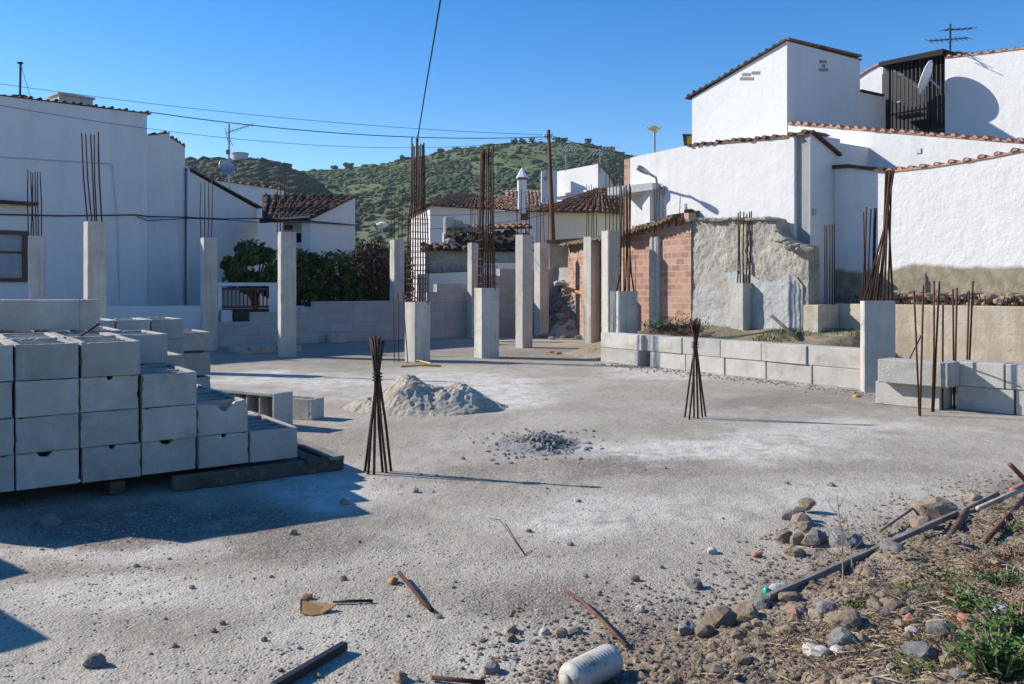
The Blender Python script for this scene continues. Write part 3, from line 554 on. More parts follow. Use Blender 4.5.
for (px, py, lab, sc) in ((566, 150, 'spindly television aerial at the left end of the white box storey', .8), (600, 153, 'crumpled television aerial at the right corner of the white box storey', 1.2)):
    p = at(px, py+14, 37); t = thing('tv_aerial', lab, 'aerial', p); q = at(px, py-4, 37); MB().tube([p-UP*.3, q], .022, 6).build('mast', M['greymetal'], t); mb = MB()
    bb = V((.5*sc, .3, .12*sc)); mb.tube([q-bb*.6-UP*.1, q+bb*1.2-UP*.1], .02, 5)
    for k in range(7): r = q-bb*.6-UP*.1+bb*1.8*k/6; mb.tube([r-V((.1, -.3, 0))*sc-UP*.12, r+V((.1, -.3, 0))*sc+UP*.12], .012, 5)
    mb.build('boom', M['greymetal'], t)
t = thing('satellite_dish', 'small dark satellite dish on a white stub left of the box storey', 'satellite dish', at(550, 190, 38)); p = at(547, 176, 38)
dish(MB(), p, V((-.75, -.4, .4)), .22, .05).build('reflector', M['darkmetal'], t, smooth=True); MB().tube([p-V((.05, 0, .6)), p+UP*.1], .03, 6).build('mast', M['greymetal'], t); MB().tube([p, p+V((.25, -.3, .5))], .015, 5).build('feed_arm', M['greymetal'], t)
MB().obox(at(549, 187, 38.4), .7, .7, 1.4).build('stub_wall', M['white'], t)
# hip roof house
k0 = gp(597, 31); dK = V((1, .16, 0)).normalized(); kl = along(k0, dK, 537); bK = V((.72, .69, 0)); kr = along(k0, bK, 648); zk = zpx(k0, 213)
h = thing('white_house', 'white house with a hipped old tile roof right of the wooden pole', 'house', flat(k0))
MB().prism([flat(kl, 0), flat(k0, 0), flat(kr, 0), flat(kl+(kr-k0), 0)], UP*zk).build('wall', M['white'], h)
apx = at(600, 187, 34); apr = at(630, 186, 35)
mb = MB(); ee = flat(kl, zk)-V((.1, .25, 0)); ek = flat(k0, zk)-V((-.1, .25, 0)); er = flat(kr, zk)+V((.25, -.1, 0))
tiles(mb, ee, ek, at(593, 190, 34), apx, .23, .36); tiles(mb, ek, er, apx, apr, .23, .36); tiles(mb, flat(kl+(kr-k0), zk), ee, at(596, 187.5, 35), at(593, 190, 34), .3, .42); mb.build('roof', M['tile'], h)
# low white wing right of it under the lamp
# ruined shed
s0, s1 = gp(427, 27.8), gp(533, 28.6); dS = (s1-s0).normalized(); nS = V((-dS.y, dS.x, 0))
h = thing('ruined_shed', 'half collapsed stone shed with broken tile roof behind the tall rebar cages', 'shed', flat((s0+s1)/2))
z = zpx(s0, 251); MB().prism([flat(s0, 0), flat(s1, 0), flat(s1, z), flat(s0, z)], nS*.4).build('wall', M['rubblewall'], h)
a, b_ = along(s0, dS, 499), along(s0, dS, 512); fw = MB().prism([flat(a, zpx(a, 264))-nS*.01, flat(b_, zpx(a, 264))-nS*.01, flat(b_, zpx(a, 255))-nS*.01, flat(a, zpx(a, 255))-nS*.01], nS*.05).build('window', M['black'], h)
mb = MB(); a = along(s0, dS, 494.5)-nS*.012; b_ = along(s0, dS, 517)-nS*.012; mb.prism([flat(a, zpx(a, 266)), flat(b_, zpx(a, 266)), flat(b_, zpx(a, 252)), flat(a, zpx(a, 252))], nS*.01); mb.build('render_patch', M['greyplaster'], h)
mb = MB(); e0, e1 = flat(s0, z+.02)-nS*.3-dS*.15, flat(s1, z+.02)-nS*.3; tiles(mb, e0, e1, e0+nS*.9+UP*.25, e1+nS*.9+UP*.25, .30, .4); mb.build('lower_roof', M['tile_dark'], h)
u0, u1 = along(s0+nS*.6, dS, 444), along(s0+nS*.6, dS, 531); zz0, zz1 = zpx(u0, 247), zpx(u0, 228)
mb = MB(); n = 26; top = [flat(u0.lerp(u1, k/n), zz1-.12+.12*random.uniform(-1, 1)) for k in range(n+1)]
mb.prism([flat(u0, z-.1)]+[flat(u1, z-.1)]+top[::-1], nS*.45); mb.build('broken_wall', M['rubblewall'], h)
mb = MB()
for k in range(70): q = u0.lerp(u1, random.random())-nS*.05; mb.ico(flat(q, random.uniform(zz0-.05, zz1-.08)), random.uniform(.06, .14), .3, 1, (1, .7, .8))
mb.build('loose_stones', M['tile_dark'], h)
mb = MB(); tiles(mb, flat(u0, zz1-.08)-nS*.35, flat(u1, zz1+.02)-nS*.35, flat(u0, zz1+.1)+nS*.5, flat(u1, zz1+.2)+nS*.5, .24, .4); mb.build('upper_roof', M['tile'], h)
MB().obox(at(449, 226, 28.5), .34, .3, .62, dS, nS).build('masonry_stub', M['greyplaster'], h, bevel=.04)
mb = MB()
for (px, py, s, sq) in ((456, 227, .26, (1, .7, 1.0)), (464, 228, .24, (1.1, .8, .8)), (474, 229, .24, (1.3, .8, .6)), (484, 230, .2, (1.3, .8, .5)), (450, 242, .2, (.9, .7, .9))): mb.ico(at(px, py, 28.5), s*.8, .32, 3, sq)
mb.build('fallen_masonry', M['rubblewall'], h)
mb = MB()
for k in range(5): mb.ico(at(432+k*5, 250-k*1.2, 28.6), .28, .2, 1, (1.5, .8, .5))
mb.build('mortar_lumps', M['white'], h)
mb = MB()
for k in range(900):
    q = s0.lerp(along(s0, dS, 480), random.random()); p = flat(q, random.uniform(1.55, 1.85))-nS*random.uniform(.02, .2); d = V((random.gauss(0, .1), random.gauss(0, .1), random.uniform(.03, .2))); s_ = V((.02, 0, 0)); mb.add([p-s_, p+s_, p+d], [(0, 1, 2)])
mb.build('weeds', M['dry'], h)
f0, f1 = gp(420, 26.9), gp(560, 28.2); dF = (f1-f0).normalized(); nF = V((-dF.y, dF.x, 0))
z0, zm, z1 = zpx(f0, 274), zpx(f0, 271), zpx(along(f0, dF, 510), 263)
m_ = along(f0, dF, 482)
tag(MB().prism([flat(f0, 0), flat(f1, 0), flat(f1, z1), flat(m_, z1), flat(m_, zm), flat(f0, z0)], nF*.3).build('garden_wall', M['white'], origin=flat(f0)), 'whitewashed garden wall below the ruined shed, behind the grey block wall', 'garden wall')

# block wall round the back of the site
k0, kd = gp(220, 20.3), B
bwall = [(218, 252, 322), (252, 300, 312), (300, 314, 307), (314, 428, 301), (428, 437, 292), (437, 475, 284), (475, 500, 276), (500, 548, 269)]
Lb = gp(390, 22.9); pts = []; 
for a, b_, y in bwall:
    pa, pb = along(Lb, kd, a), along(Lb, kd, b_); zz = zpx((pa+pb)/2, y); pts += [flat(pb, zz), flat(pa, zz)]
base0, base1 = flat(pts[1], -.05), flat(pts[-2], -.05)
poly = [base0, base1]+[q for i in range(len(bwall)-1, -1, -1) for q in (pts[2*i], pts[2*i+1])]
t = thing('block_wall', 'stepped grey concrete block wall round the back of the site', 'wall', base0)
MB().prism(poly, -A*.2).build('wall', M['blockwall'], t)
cw = along(Lb, kd, 548); MB().prism([flat(cw, -.05)+A*1.6-kd*.0, flat(cw, -.05)-A*.0, flat(cw, zpx(cw, 268)), flat(cw, zpx(cw, 268))+A*1.6], kd*.2).build('return_wall', M['blockwall'], t)
q = along(Lb, kd, 334)+A*.2; tag(MB().obox(flat(q, .12), .45, .25, .24, kd, A).build('concrete_block', M['block'], origin=flat(q), bevel=.01), 'single grey block on the floor at the foot of the back block wall', 'concrete block')
q = gp(265, 18.7); t = thing('plinth', 'low dark concrete slab at the foot of the back wall beside a column', 'plinth', flat(q))
MB().obox(flat(q, .07), 1.3, 1.0, .14, kd, A).build('slab', M['rubblewall'], t, bevel=.01)
# ------------------------------------------------------------------ right hand white houses
Q0 = gp(1024, 13.5)
Qr = along(Q0, A, 1140); Ql = along(Q0, A, 834)
h = thing('white_house', 'long white wall at far right with damp brown base and curving tile top', 'house', flat((Q0+Ql)/2))
prof_q = [(834, 169), (850, 168), (870, 170.5), (885, 171.5), (905, 169.5), (930, 166.5), (960, 162), (990, 157), (1024, 150), (1140, 118)]
pq = [onp(Q0, A, px, py) for px, py in prof_q]
W0 = Q0+B*1.62
MB().prism([flat(Ql, .35), flat(Qr, .35)]+pq[::-1], B*.35).build('wall', M['white_damp'], h)
mb = MB()
for i, (a, b_) in enumerate(zip(pq, pq[1:])):
    if i < 3: continue
    coping(mb, a, b_, B*.40, .20, .055, .045, .6)
mb.build('tile_coping', M['tile_orange'], h)
mb = MB()
for a, b_ in zip(pq[:4], pq[1:4]): mb.prism([a-B*.06, b_-B*.06, b_-B*.06+UP*.07, a-B*.06+UP*.07], B*.45)
mb.build('broken_coping', M['tile_dark'], h)
mb = MB()   # thin crack and edge of the lost render near the base
# house W/U behind: one lit plane
h = thing('white_house', 'tall white house with sloping roof edge and two patches of vent holes', 'house', flat(along(W0, A, 787)))
U0 = along(W0, A, 787); Ul = along(W0, A, 692); zc = zpx(U0, 41)
Ub = along(U0, B, 860); Uc = along(U0, B, 883); zb = zpx(Ub, 58)
MB().prism([flat(Ul, 0), flat(U0, 0), flat(U0, zc), flat(Ul, zpx(Ul, 98))], Ub-U0).build('wall', M['white'], h)
rd = B
mb = MB(); a, b_ = flat(Ul, zpx(Ul, 98))-A*.18, flat(U0, zc)
sl = (b_-a).normalized(); mb.prism([a-B*.07, b_-B*.07, b_-B*.07+UP*.035, a-B*.07+UP*.035], Ub-U0+B*.14); mb.build('roof', M['tile_dark'], h)
mb = MB(); coping(mb, a+UP*.04, b_+UP*.02, B*.35, .2, .035, .08, .5); mb.build('verge', M['tile_dark'], h)
mb = MB(); mb.prism([flat(U0, zc+.02)-A*-.05, flat(Ub, zb+.02)-A*-.05, flat(Ub, zb+.07)-A*-.05, flat(U0, zc+.07)-A*-.05], -A*.25); mb.build('parapet_edge', M['tile'], h)
def holes(P0, d, out, cells, nm='vent_holes'):
    mb = MB()
    for (px, py, n, sp) in cells:
        for k in range(n):
            p = onp(P0, d, px+k*sp, py); mb.obox(p+out*.002, .05, .012, .035, d, out)
            p = onp(P0, d, px+k*sp, py+1.6); mb.obox(p+out*.002, .05, .012, .028, d, out)
    return mb.build(nm, M['stone_grey'], h)
holes(W0, A, -B, [(743, 73.8, 5, 1.7), (752.5, 72.2, 5, 1.7), (741, 78.0, 8, 1.7)])
holes(U0, B, A, [(820, 61.0, 4, 1.9), (822.5, 65.2, 2, 1.9), (819.5, 69.2, 5, 1.9)])
# vertical little slot openings read as rows of holes; terrace parapet
zp = zpx(Uc, 96)
MB().prism([flat(Ub, 0), flat(Uc, 0), flat(Uc, zpx(Uc, 97)), flat(Ub, zpx(Ub, 92))], -A*.3).build('terrace_parapet', M['white'], h)
mb = MB(); mb.prism([flat(Ub, zpx(Ub, 91.5))+A*.04+B*.02, flat(Uc, zpx(Uc, 96.5))+A*.04, flat(Uc, zpx(Uc, 96.5))+A*.04+UP*.05, flat(Ub, zpx(Ub, 91.5))+A*.04+B*.02+UP*.05], -A*.4); mb.build('parapet_tiles', M['tile_dark'], h)
# front wall with the tile line (belongs to the terrace in front)
h2 = thing('terrace_wall', 'white terrace wall with a straight red tile line, below the caged terrace', 'wall', flat(along(W0, A, 900)))
Wr = along(W0, A, 1150); t0 = flat(U0, zpx(U0, 124))+A*.03; t1 = flat(Wr, zpx(along(W0, A, 1024), 139)-(zpx(U0, 124)-zpx(along(W0, A, 1024), 139))*.45)
MB().prism([flat(U0)+A*.03, flat(Wr), t1, t0], B*.3).build('wall', M['white'], h2)
mb = MB(); coping(mb, t0+UP*.0, t1, B*.35, .205, .06, .06, .7); mb.build('tile_coping', M['tile_orange'], h2)
# roof terrace floor between the terrace wall and the upper house
MB().prism([t0-UP*.45+B*.3, t1-UP*.45+B*.3, t1-UP*.45+B*6, t0-UP*.45+B*6], UP*-.15).build('terrace_floor', M['concrete'], h2)
p = onp(W0, A, 919, 151)
MB().obox(p-B*.01, .1, .02, .1, A, B).build('vent', M['greymetal'], h2, bevel=.003)
# white house at far right top, cage, dish
V0 = along(U0, B, 884.5); Vc = along(V0, A, 945); Vr = along(V0, A, 1150)
h = thing('white_house', 'white house wall at the top right carrying the big shadow of a dish', 'house', flat(Vc))
pv = [onp(V0, A, px, py) for px, py in ((945, 57), (985, 52.5), (1024, 47.5), (1150, 30))]
MB().prism([flat(Vc, 2), flat(Vr, 2)]+pv[::-1], B*5).build('wall', M['white'], h)
mb = MB()
for a, b_ in zip(pv, pv[1:]): coping(mb, a-UP*.01, b_-UP*.01, B*.35, .23, .05, .05, .7)
mb.build('roof_edge', M['tile_orange'], h)
# small lit wall between tall house and cage
h3 = thing('chimney_wall', 'small white wall between the tall white house and the black cage', 'wall', flat(Uc)); S0 = V0+B*1.1
sp_ = [onp(S0, A, px, py) for px, py in ((858, 78), (868, 71), (883, 63))]
MB().prism([flat(sp_[0], 3), flat(along(S0, A, 883.5), 3), sp_[2], sp_[1], sp_[0]], B*.5).build('wall', M['white'], h3)
mb = MB()
for a, b_ in zip(sp_, sp_[1:]): mb.prism([a-B*.05, b_-B*.05, b_-B*.05+UP*.05, a-B*.05+UP*.05], B*.6)
mb.build('coping', M['tile_orange'], h3)
t = thing('terrace_cage', 'black barred terrace enclosure under a dark lean-to roof, beside the white dish', 'enclosure', flat(V0))
zt0, zt1 = zpx(V0, 66), zpx(Vc, 56); zb0 = zpx(V0, 135)-.5; n = 15
for k in range(n):
    q = V0.lerp(Vc, (k+.5)/n); MB().obox(flat(q+B*.1, (zb0+zt0+(zt1-zt0)*k/n)/2), .026, .026, zt0+(zt1-zt0)*k/n-zb0, A, B).build('bar', M['darkmetal'], t)
for z in (zb0+1.0, zb0+.5): MB().obox(flat((V0+Vc)/2+B*.1, z), (Vc-V0).length, .03, .035, A, B).build('rail', M['darkmetal'], t)
MB().obox(flat(V0+B*.1+A*.04, (zb0+zt0)/2), .09, .09, zt0-zb0, A, B).build('post', M['darkmetal'], t)
MB().prism([flat(V0-A*.5, zb0-.5)+B*.7, flat(Vc, zb0-.5)+B*.7, flat(Vc, zt1)+B*.7, flat(V0-A*.5, zt0)+B*.7], B*.1).build('back_panel', M['darkmetal'], t)
MB().prism([flat(V0, zt0)-A*.1-B*.1, flat(Vc, zt1+.02)-B*.1+A*.0, flat(Vc, zt1+.16)-B*.1, flat(V0, zt0+.1)-A*.1-B*.1], B*2.2).build('lean_to_roof', M['black'], t)
e_ = onp(V0, A, 968, 53)+B*.2; MB().prism([flat(Vc, zt1+.02)+B*.02, e_+B*.0, e_+B*1.0, flat(Vc, zt1+.16)+B*.6], UP*.05).build('roof_tail', M['tile_dark'], t)
for (a, b_, z) in ((.1, .5, zb0+.95), (.45, .95, zb0+.45)): MB().obox(flat(V0.lerp(Vc, (a+b_)/2)+B*.4, z), (Vc-V0).length*(b_-a), .4, .05, A, B).build('shelf', M['wood'], t)
t = thing('satellite_dish', 'large white satellite dish seen edge on in front of the black cage', 'satellite dish', onp(V0, A, 921, 128))
dc = onp(V0-B*.55, A, 928.5, 79); SUN = V((-.94*math.cos(math.radians(31)), .34*math.cos(math.radians(31)), math.sin(math.radians(31))))
vd = (dc-V((0, 0, EYE))).normalized(); dn = (V((-.95, -.12, .16))); dn = (dn-vd*(dn.dot(vd)-.17)).normalized()
dish(MB(), dc, dn, .43, .07, 28).build('reflector', M['whitepaint'], t, smooth=True)
MB().tube([dc-dn*.02, dc-dn*.25-UP*.15, onp(V0+B*.1, A, 938, 96)], .025, 8).build('bracket', M['greymetal'], t)
arm = dc+dn*.65-UP*.05; MB().tube([dc-UP*.36+dn*.05, arm], .014, 6).build('feed_arm', M['greymetal'], t); MB().lathe(arm, [(.04, -.06), (.05, .06)], 10, dn).build('receiver', M['greymetal'], t)
MB().tube([onp(V0-B*.05, A, 893, 103), onp(V0-B*.1, A, 905, 101), onp(V0-B*.12, A, 917, 97)], .018, 6).build('cable_arm', M['wood_pale'], t)
t = thing('tv_aerial', 'big television aerial on the roof above the black cage', 'aerial', at(950, 50, 20)); p = at(950, 50, 20)
MB().tube([p-UP*.4, at(950.5, 24, 20)], .022, 7).build('mast', M['darkmetal'], t); mb = MB(); a, b_ = at(929, 41, 19.6), at(968, 38, 20.4); mb.tube([a, b_], .014, 6)
for k in range(9): q = a.lerp(b_, k/8); mb.tube([q-UP*.10-V((.0, .2, 0)), q+UP*.10+V((0, .2, 0))], .008, 5)
a, b_ = at(944, 30, 20), at(972, 28.5, 20.3); mb.tube([a, b_], .012, 6)
for k in range(6): q = a.lerp(b_, k/5); mb.tube([q-V((0, .25, .04)), q+V((0, .25, .04))], .008, 5)
mb.build('boom', M['darkmetal'], t)
p = along(U0, B, 822)-A*.8; t = thing('tv_aerial', 'thin low aerial just above the roof edge of the tall white house', 'aerial', flat(p, zb)); mb = MB(); mb.tube([flat(p, zb), flat(p, zb+.22)], .012, 5); mb.build('mast', M['darkmetal'], t); MB().tube([flat(p-B*.3, zb+.18), flat(p+B*.6, zb+.2)], .012, 5).build('boom', M['darkmetal'], t)

# house P
K = gp(810, 15.9)
h = thing('white_house', 'sunlit white house with mossy tile edge standing above the rubble wall', 'house', flat(K))
Pl = along(K, A, 690); st = along(K, A, 797); K2 = Q_ = along(K, B, 838.5); zk = zpx(K, 134)
R_ = B*.085
# main face stands proud of the narrow strip by the corner
zl = zpx(Pl, 146)
MB().prism([flat(Pl, 0)-R_, flat(st, 0)-R_, flat(st, zpx(st, 136))-R_, flat(Pl, zl)-R_], B*4).build('wall', M['white'], h)
MB().prism([flat(st, 0), flat(K, 0), flat(K, zk), flat(st, zk+.02)], B*.05+(K2-K)).build('corner_wall', M['white'], h)
# sloping shaded return
MB().prism([flat(K, 0)+A*.003, flat(K2, 0)+A*.003, flat(K2, zpx(K2, 158)), flat(K, zk)+A*.003], -A*.3).build('return_wall', M['white'], h)
mb = MB(); a, b_ = flat(K, zk+.02), flat(K2, zpx(K2, 156.5)); mb.prism([a+A*.08, b_+A*.08, b_+A*.08+UP*.05, a+A*.08+UP*.05], -A*.5); mb.build('return_verge', M['tile_dark'], h)
mb = MB(); coping(mb, flat(Pl, zl)-R_, flat(along(K-R_, A, 788), zpx(st, 136.5)), B*.4, .19, .05, .06, 1.2); coping(mb, flat(along(K-R_, A, 787), zpx(st, 135.5)), flat(K, zk+.02)+A*.06, B*.5, .19, .06, .10, 1.2); mb.build('tile_edge', M['tile'], h)
q = along(K, B, 813); MB().obox(flat(q, zpx(q, 212))+A*.03, .05, .06, .12, B, A).build('wall_hook', M['greymetal'], h)
# lower wing
h = thing('white_house', 'low white wing with a bare brick end carrying the street lamp', 'house', flat(Pl)); Pe = along(K, A, 632)
MB().prism([flat(Pe, 0)-R_*.6, flat(Pl, 0)-R_*.6, flat(Pl, zpx(Pl, 145.5))-R_*.6, flat(Pe, zpx(Pe, 158))-R_*.6], B*4).build('wall', M['white'], h)
MB().prism([flat(Pe, 2.5)-R_*.5-A*.22, flat(Pe, 2.5)-R_*.5, flat(Pe, zpx(Pe, 158.5))-R_*.5, flat(Pe, zpx(Pe, 158.5))-R_*.5-A*.22], B*3.8).build('brick_end', M['brick'], h)
a = along(K, A, 630)-B*.2; b_ = along(K, A, 662)-B*.2; zz = zpx(a, 190)
MB().prism([flat(a, zz-.16)-B*.5, flat(b_, zz-.10)-B*.1, flat(b_, zz+.06)-B*.1, flat(a, zz+.02)-B*.5], B*1.0).build('porch_roof', M['white'], h)
q = along(K-B*.16, A, 650); MB().obox(flat(q, zpx(q, 189)/2+1.3), .24, .24, zpx(q, 189)-2.6, A, B).build('porch_post', M['white'], h)
t = thing('street_lamp', 'grey street lamp on a curved bracket fixed to the white wing', 'street lamp', onp(K-R_, A, 663, 191)); p = onp(K-R_*.8, A, 663, 190)
q = [p, p-B*.18+UP*.12, onp(K-B*.55, A, 656, 177.5), onp(K-B*.8, A, 648, 173)]; MB().tube(q, .026, 8).build('bracket', M['greymetal'], t, smooth=True); MB().obox(p-B*.03, .1, .06, .2, A, B).build('wall_plate', M['greymetal'], t)
hd = (q[3]-q[2]).normalized(); mb = MB().lathe(q[3]-hd*.05, [(.03, 0), (.05, .08), (.065, .22), (.06, .36), (.015, .40)], 10, hd); mb.build('lamp_head', M['greymetal'], t, smooth=True)
t = thing('tufted_pole', 'thin pole with a ragged yellow top against the sky behind the white wing', 'pole', gp(655, 27)); a, b_ = gp(655.5, 27), at(654.5, 128, 27)
MB().tube([a, b_], .035, 6).build('pole', M['greymetal'], t); mb = MB()
for k in range(45): d = V((random.gauss(0, .085), random.gauss(0, .085), random.gauss(.0, .045))); mb.add([b_+d, b_+d+V((.05, .02, .02)), b_+d+V((.02, .03, -.05)), b_+d+V((-.02, 0, -.02))], [(0, 1, 2, 3)])
mb.build('yellow_tuft', M['yellow'], t)
t = thing('yellow_house', 'sliver of a yellow house with dark eave left of the tall white house', 'house', gp(690, 26)); a = gp(687, 26)
MB().prism([flat(a, 0), flat(a, 0)+V((2, 1, 0)), flat(a, zpx(a, 135))+V((2, 1, 0)), flat(a, zpx(a, 135))], V((.23, 1, 0))*2).build('wall', M['yellow'], t); MB().prism([flat(a, zpx(a, 136))+V((-.18, -.2, 0)), flat(a, zpx(a, 136))+V((2.2, .9, 0)), flat(a, zpx(a, 131))+V((2.2, .9, 0)), flat(a, zpx(a, 135))+V((-.18, -.2, 0))], V((.23, 1, 0))*2.3).build('roof', M['tile_dark'], t)

# rubble wall, brick wall and rotten eave
h = thing('ruined_wall', 'rough rubble wall with remains of grey render, standing below the sunlit white house', 'wall', flat(K-B*.5))
RP = K-B*.52
rpf = [(690, 219), (700, 217), (716, 219), (735, 217), (752, 218), (768, 217), (775, 219), (778, 232), (784, 238), (797, 244), (808, 246), (811, 250), (807, 262)]
pr = [onp(RP, A, px, py) for px, py in rpf]; r0, r1 = along(RP, A, 690), along(RP, A, 807.5)
# relief grid for the rough face
def roughwall(mb, xs, topf, z0, amp, sc, P0, d, out, th):
    cols = []; nzr = 70
    for px in xs:
        b0 = along(P0, d, px); zt = topf(px, b0); cols.append([flat(b0, z0+(zt-z0)*k/nzr)+out*(amp*nz(flat(b0, z0+(zt-z0)*k/nzr), sc)+amp*.6*nz(flat(b0, z0+(zt-z0)*k/nzr), sc*2.7)+amp*.45*nz(flat(b0, z0+(zt-z0)*k/nzr), sc*6.5)) for k in range(nzr+1)])
    vs = [p for c in cols for p in c]; m = nzr+1; fs = [(i*m+k, (i+1)*m+k, (i+1)*m+k+1, i*m+k+1) for i in range(len(cols)-1) for k in range(nzr)]; mb.add(vs, fs)
    back = [[p-out*th for p in (c[0], c[-1])] for c in cols]; vs2 = []; fs2 = []
    for c, bk in zip(cols, back): vs2 += [c[-1], bk[1], bk[0]]
    for i in range(len(cols)-1): fs2 += [(3*i, 3*i+3, 3*i+4, 3*i+1), (3*i+1, 3*i+4, 3*i+5, 3*i+2)]
    mb.add(vs2, fs2)
    for c, bk in ((cols[0], back[0]), (cols[-1], back[-1])): mb.add(c+[bk[1], bk[0]], [tuple(range(len(c)+2))])
def ztop(tab): return lambda px, p: zpx(p, prof(tab, px)+1.2*nz((px*.2, 0, 0), 1.0))
mb = MB(); roughwall(mb, [690+i*.6 for i in range(198)], ztop(rpf[:-1]), .2, .034, 2.6, RP, A, -B, .35); mb.build('masonry', M['rubblewall'], h, smooth=True)
# render left on the lower part: irregular sheet 2 cm proud
def edge_top(px, p): return zpx(p, prof([(691, 325), (695, 290), (700, 276), (712, 270), (735, 272), (760, 279), (776, 282), (788, 274), (796, 278), (803, 286)], px)+3*nz((px*.09, 2, 0), 1)+2.2*nz((px*.4, 5, 0), 1))
mb = MB(); roughwall(mb, [691+i*.7 for i in range(160)], edge_top, .42, .013, 3.2, RP-B*.045, A, -B, .12); mb.build('render', M['greyplaster'], h, smooth=True)
mb = MB()
for k in range(26): px = 690+k*4.6; p = onp(RP-B*.04, A, px, prof(rpf, px)+1.5); mb.ico(p, random.uniform(.05, .09), .25, 1, (1.3, 1, .6))
for px, py in ((782, 240), (788, 243), (795, 246), (803, 249), (809, 250), (790, 248)): mb.ico(onp(RP-B*.12, A, px, py), random.uniform(.08, .14), .3, 1, (1.4, .9, .5))
mb.build('loose_top_stones', M['rubblewall'], h)
h = thing('brick_wall', 'unplastered red hollow brick wall under a rotten eave behind the columns', 'wall', gp(670, 19)); b0 = gp(691, 17.6); b1 = gp(640, 19.05); dB = (b1-b0).normalized(); nB = V((dB.y, -dB.x, 0))
if nB.x < 0: nB = -nB
bm_ = along(b0, dB, 632); bs, be = gp(568, 25.2), b0; zA_, zM_, zB_ = zpx(b0, 222), zpx(bm_, 236), zpx(bs, 246)
MB().prism([flat(be, 0), flat(bm_, 0), flat(bm_, zM_), flat(be, zA_)], nB*.25).build('wall', M['brick'], h)
MB().prism([flat(bm_, 0), flat(bs, 0), flat(bs, zB_), flat(bm_, zM_)], nB*.25).build('wall', M['brick'], h)
mb = MB(); e0 = flat(be, zpx(be, 208))+dB*.25; e1 = flat(bs, zpx(bs, 240)); em = flat(bm_, zpx(bm_, 229))
ov = -nB*.34; vs = []; n = 60
for k in range(n+1):
    q = e0.lerp(em, k/n*2) if k*2 < n else em.lerp(e1, k/n*2-1); w_ = .035*math.sin(k*2.6)+.05*nz(q, 1.3); o_ = ov*(1+.35*nz(q, .9)); vs += [q+o_-UP*(.12-w_), q+nB*1.6+UP*(.18+w_), q+nB*1.6+UP*(.10+w_), q+o_-UP*(.18-w_)]
mb.add(vs, [(4*k, 4*k+4, 4*k+5, 4*k+1) for k in range(n)]+[(4*k+3, 4*k+2, 4*k+6, 4*k+7) for k in range(n)]+[(4*k, 4*k+3, 4*k+7, 4*k+4) for k in range(n)]+[(0, 1, 2, 3)]); mb.build('eave', M['reedroof'], h)
mb = MB()
for k in range(9): q = be.lerp(bm_, (k+.4)/9); z_ = zA_+(zM_-zA_)*(k+.4)/9; mb.obox(flat(q, z_+.1)+nB*.05, .14, .2, .22, dB, nB)
mb.build('stub_bricks', M['brick'], h)
for (px, lab) in (): q = along(b0, dB, px); MB().tube([flat(q, zA_+.05)-nB*.5, flat(q, zA_+.25)+nB*1.0], .05, 7).build('rafter', M['wood_wet'], h)
mb = MB(); q = flat(be, zA_+.25)-nB*.1-dB*.05; mb.ico(q-UP*.03, .08, .3, 2, (1.3, 1, .6)); mb.build('end_stones', M['tile_dark'], h)
mb = MB()
for k in range(0): q = be.lerp(along(b0, dB, 640), random.random())-nB*random.uniform(0, .15); mb.ico(flat(q, gz(q.x, q.y)+random.uniform(0, .3)), random.uniform(.06, .13), .3, 1)
pass
# rough whitewashed pier at the far end
e = gp(549, 25.6); e2 = gp(570, 26.0); h = thing('plastered_pier', 'blotched white plastered wall end between the grey columns and dark brick', 'wall', flat(e)); de = (e2-e).normalized(); zt = zpx(e, 243)
mb = MB(); roughwall(mb, [549+i*.7 for i in range(31)], lambda px, p: zt, 0, .05, 1.6, e, de, V((de.y, -de.x, 0)), .4); mb.build('wall', M['greyplaster'], h, smooth=True)
mb = MB(); a = flat(e, zt)-V((.1, .3, 0)); b_ = gp(600, 25.2); b_.z = zpx(b_, 240); mb.prism([a, b_, b_+UP*.09, a+UP*.07], V((.2, 1, 0))); mb.build('roof_slab', M['reedroof'], h)

# retaining wall with pier and ledge
P0 = gp(803, 15.2); P1 = along(P0, A, 818.5); P2 = P1+B*.62; P3 = along(P2, A, 1150); zr = 1.10
h = thing('retaining_wall', 'stained cast concrete retaining wall with a short pier below the long white wall', 'retaining wall', flat(P2))
MB().prism([flat(P0, -.1), flat(P1, -.1), flat(P1, zr), flat(P0, zr)], B*.62).build('pier', M['retain'], h, bevel=.012)
MB().prism([flat(P2-A*.5, -.1)-B*.002, flat(P3, -.1), flat(P3, zr+.02), flat(P2-A*.5, zr+.02)], B*.95).build('wall', M['retain'], h, bevel=.015)
mb = MB()
for k in range(46):
    q = P2.lerp(along(P2, A, 1040), (k+random.uniform(.2, .8))/46)+B*random.uniform(.08, .16); l = random.uniform(.10, .24); d = V((random.uniform(-.05, .05), random.uniform(-.05, .05), l)); MB().tube([flat(q, zr), flat(q, zr)+d], .009, 6).build('starter_bar', M['rust'], h)
mb = MB()
for k in range(260):
    q = along(P2, A, 845).lerp(along(P2, A, 1040), random.random())+B*random.uniform(.35, .85); mb.ico(flat(q, zr+random.uniform(.0, .2)), random.uniform(.03, .10), .3, 1, (1.3, 1, .7))
mb.build('ledge_rubble', M['stone'], h)
q = along(P2, A, 905)+B*.4; MB().ico(flat(q, zr+.17), .10, .2, 1, (1.8, 1, .5)).build('brick_piece', M['stone_red'], h)
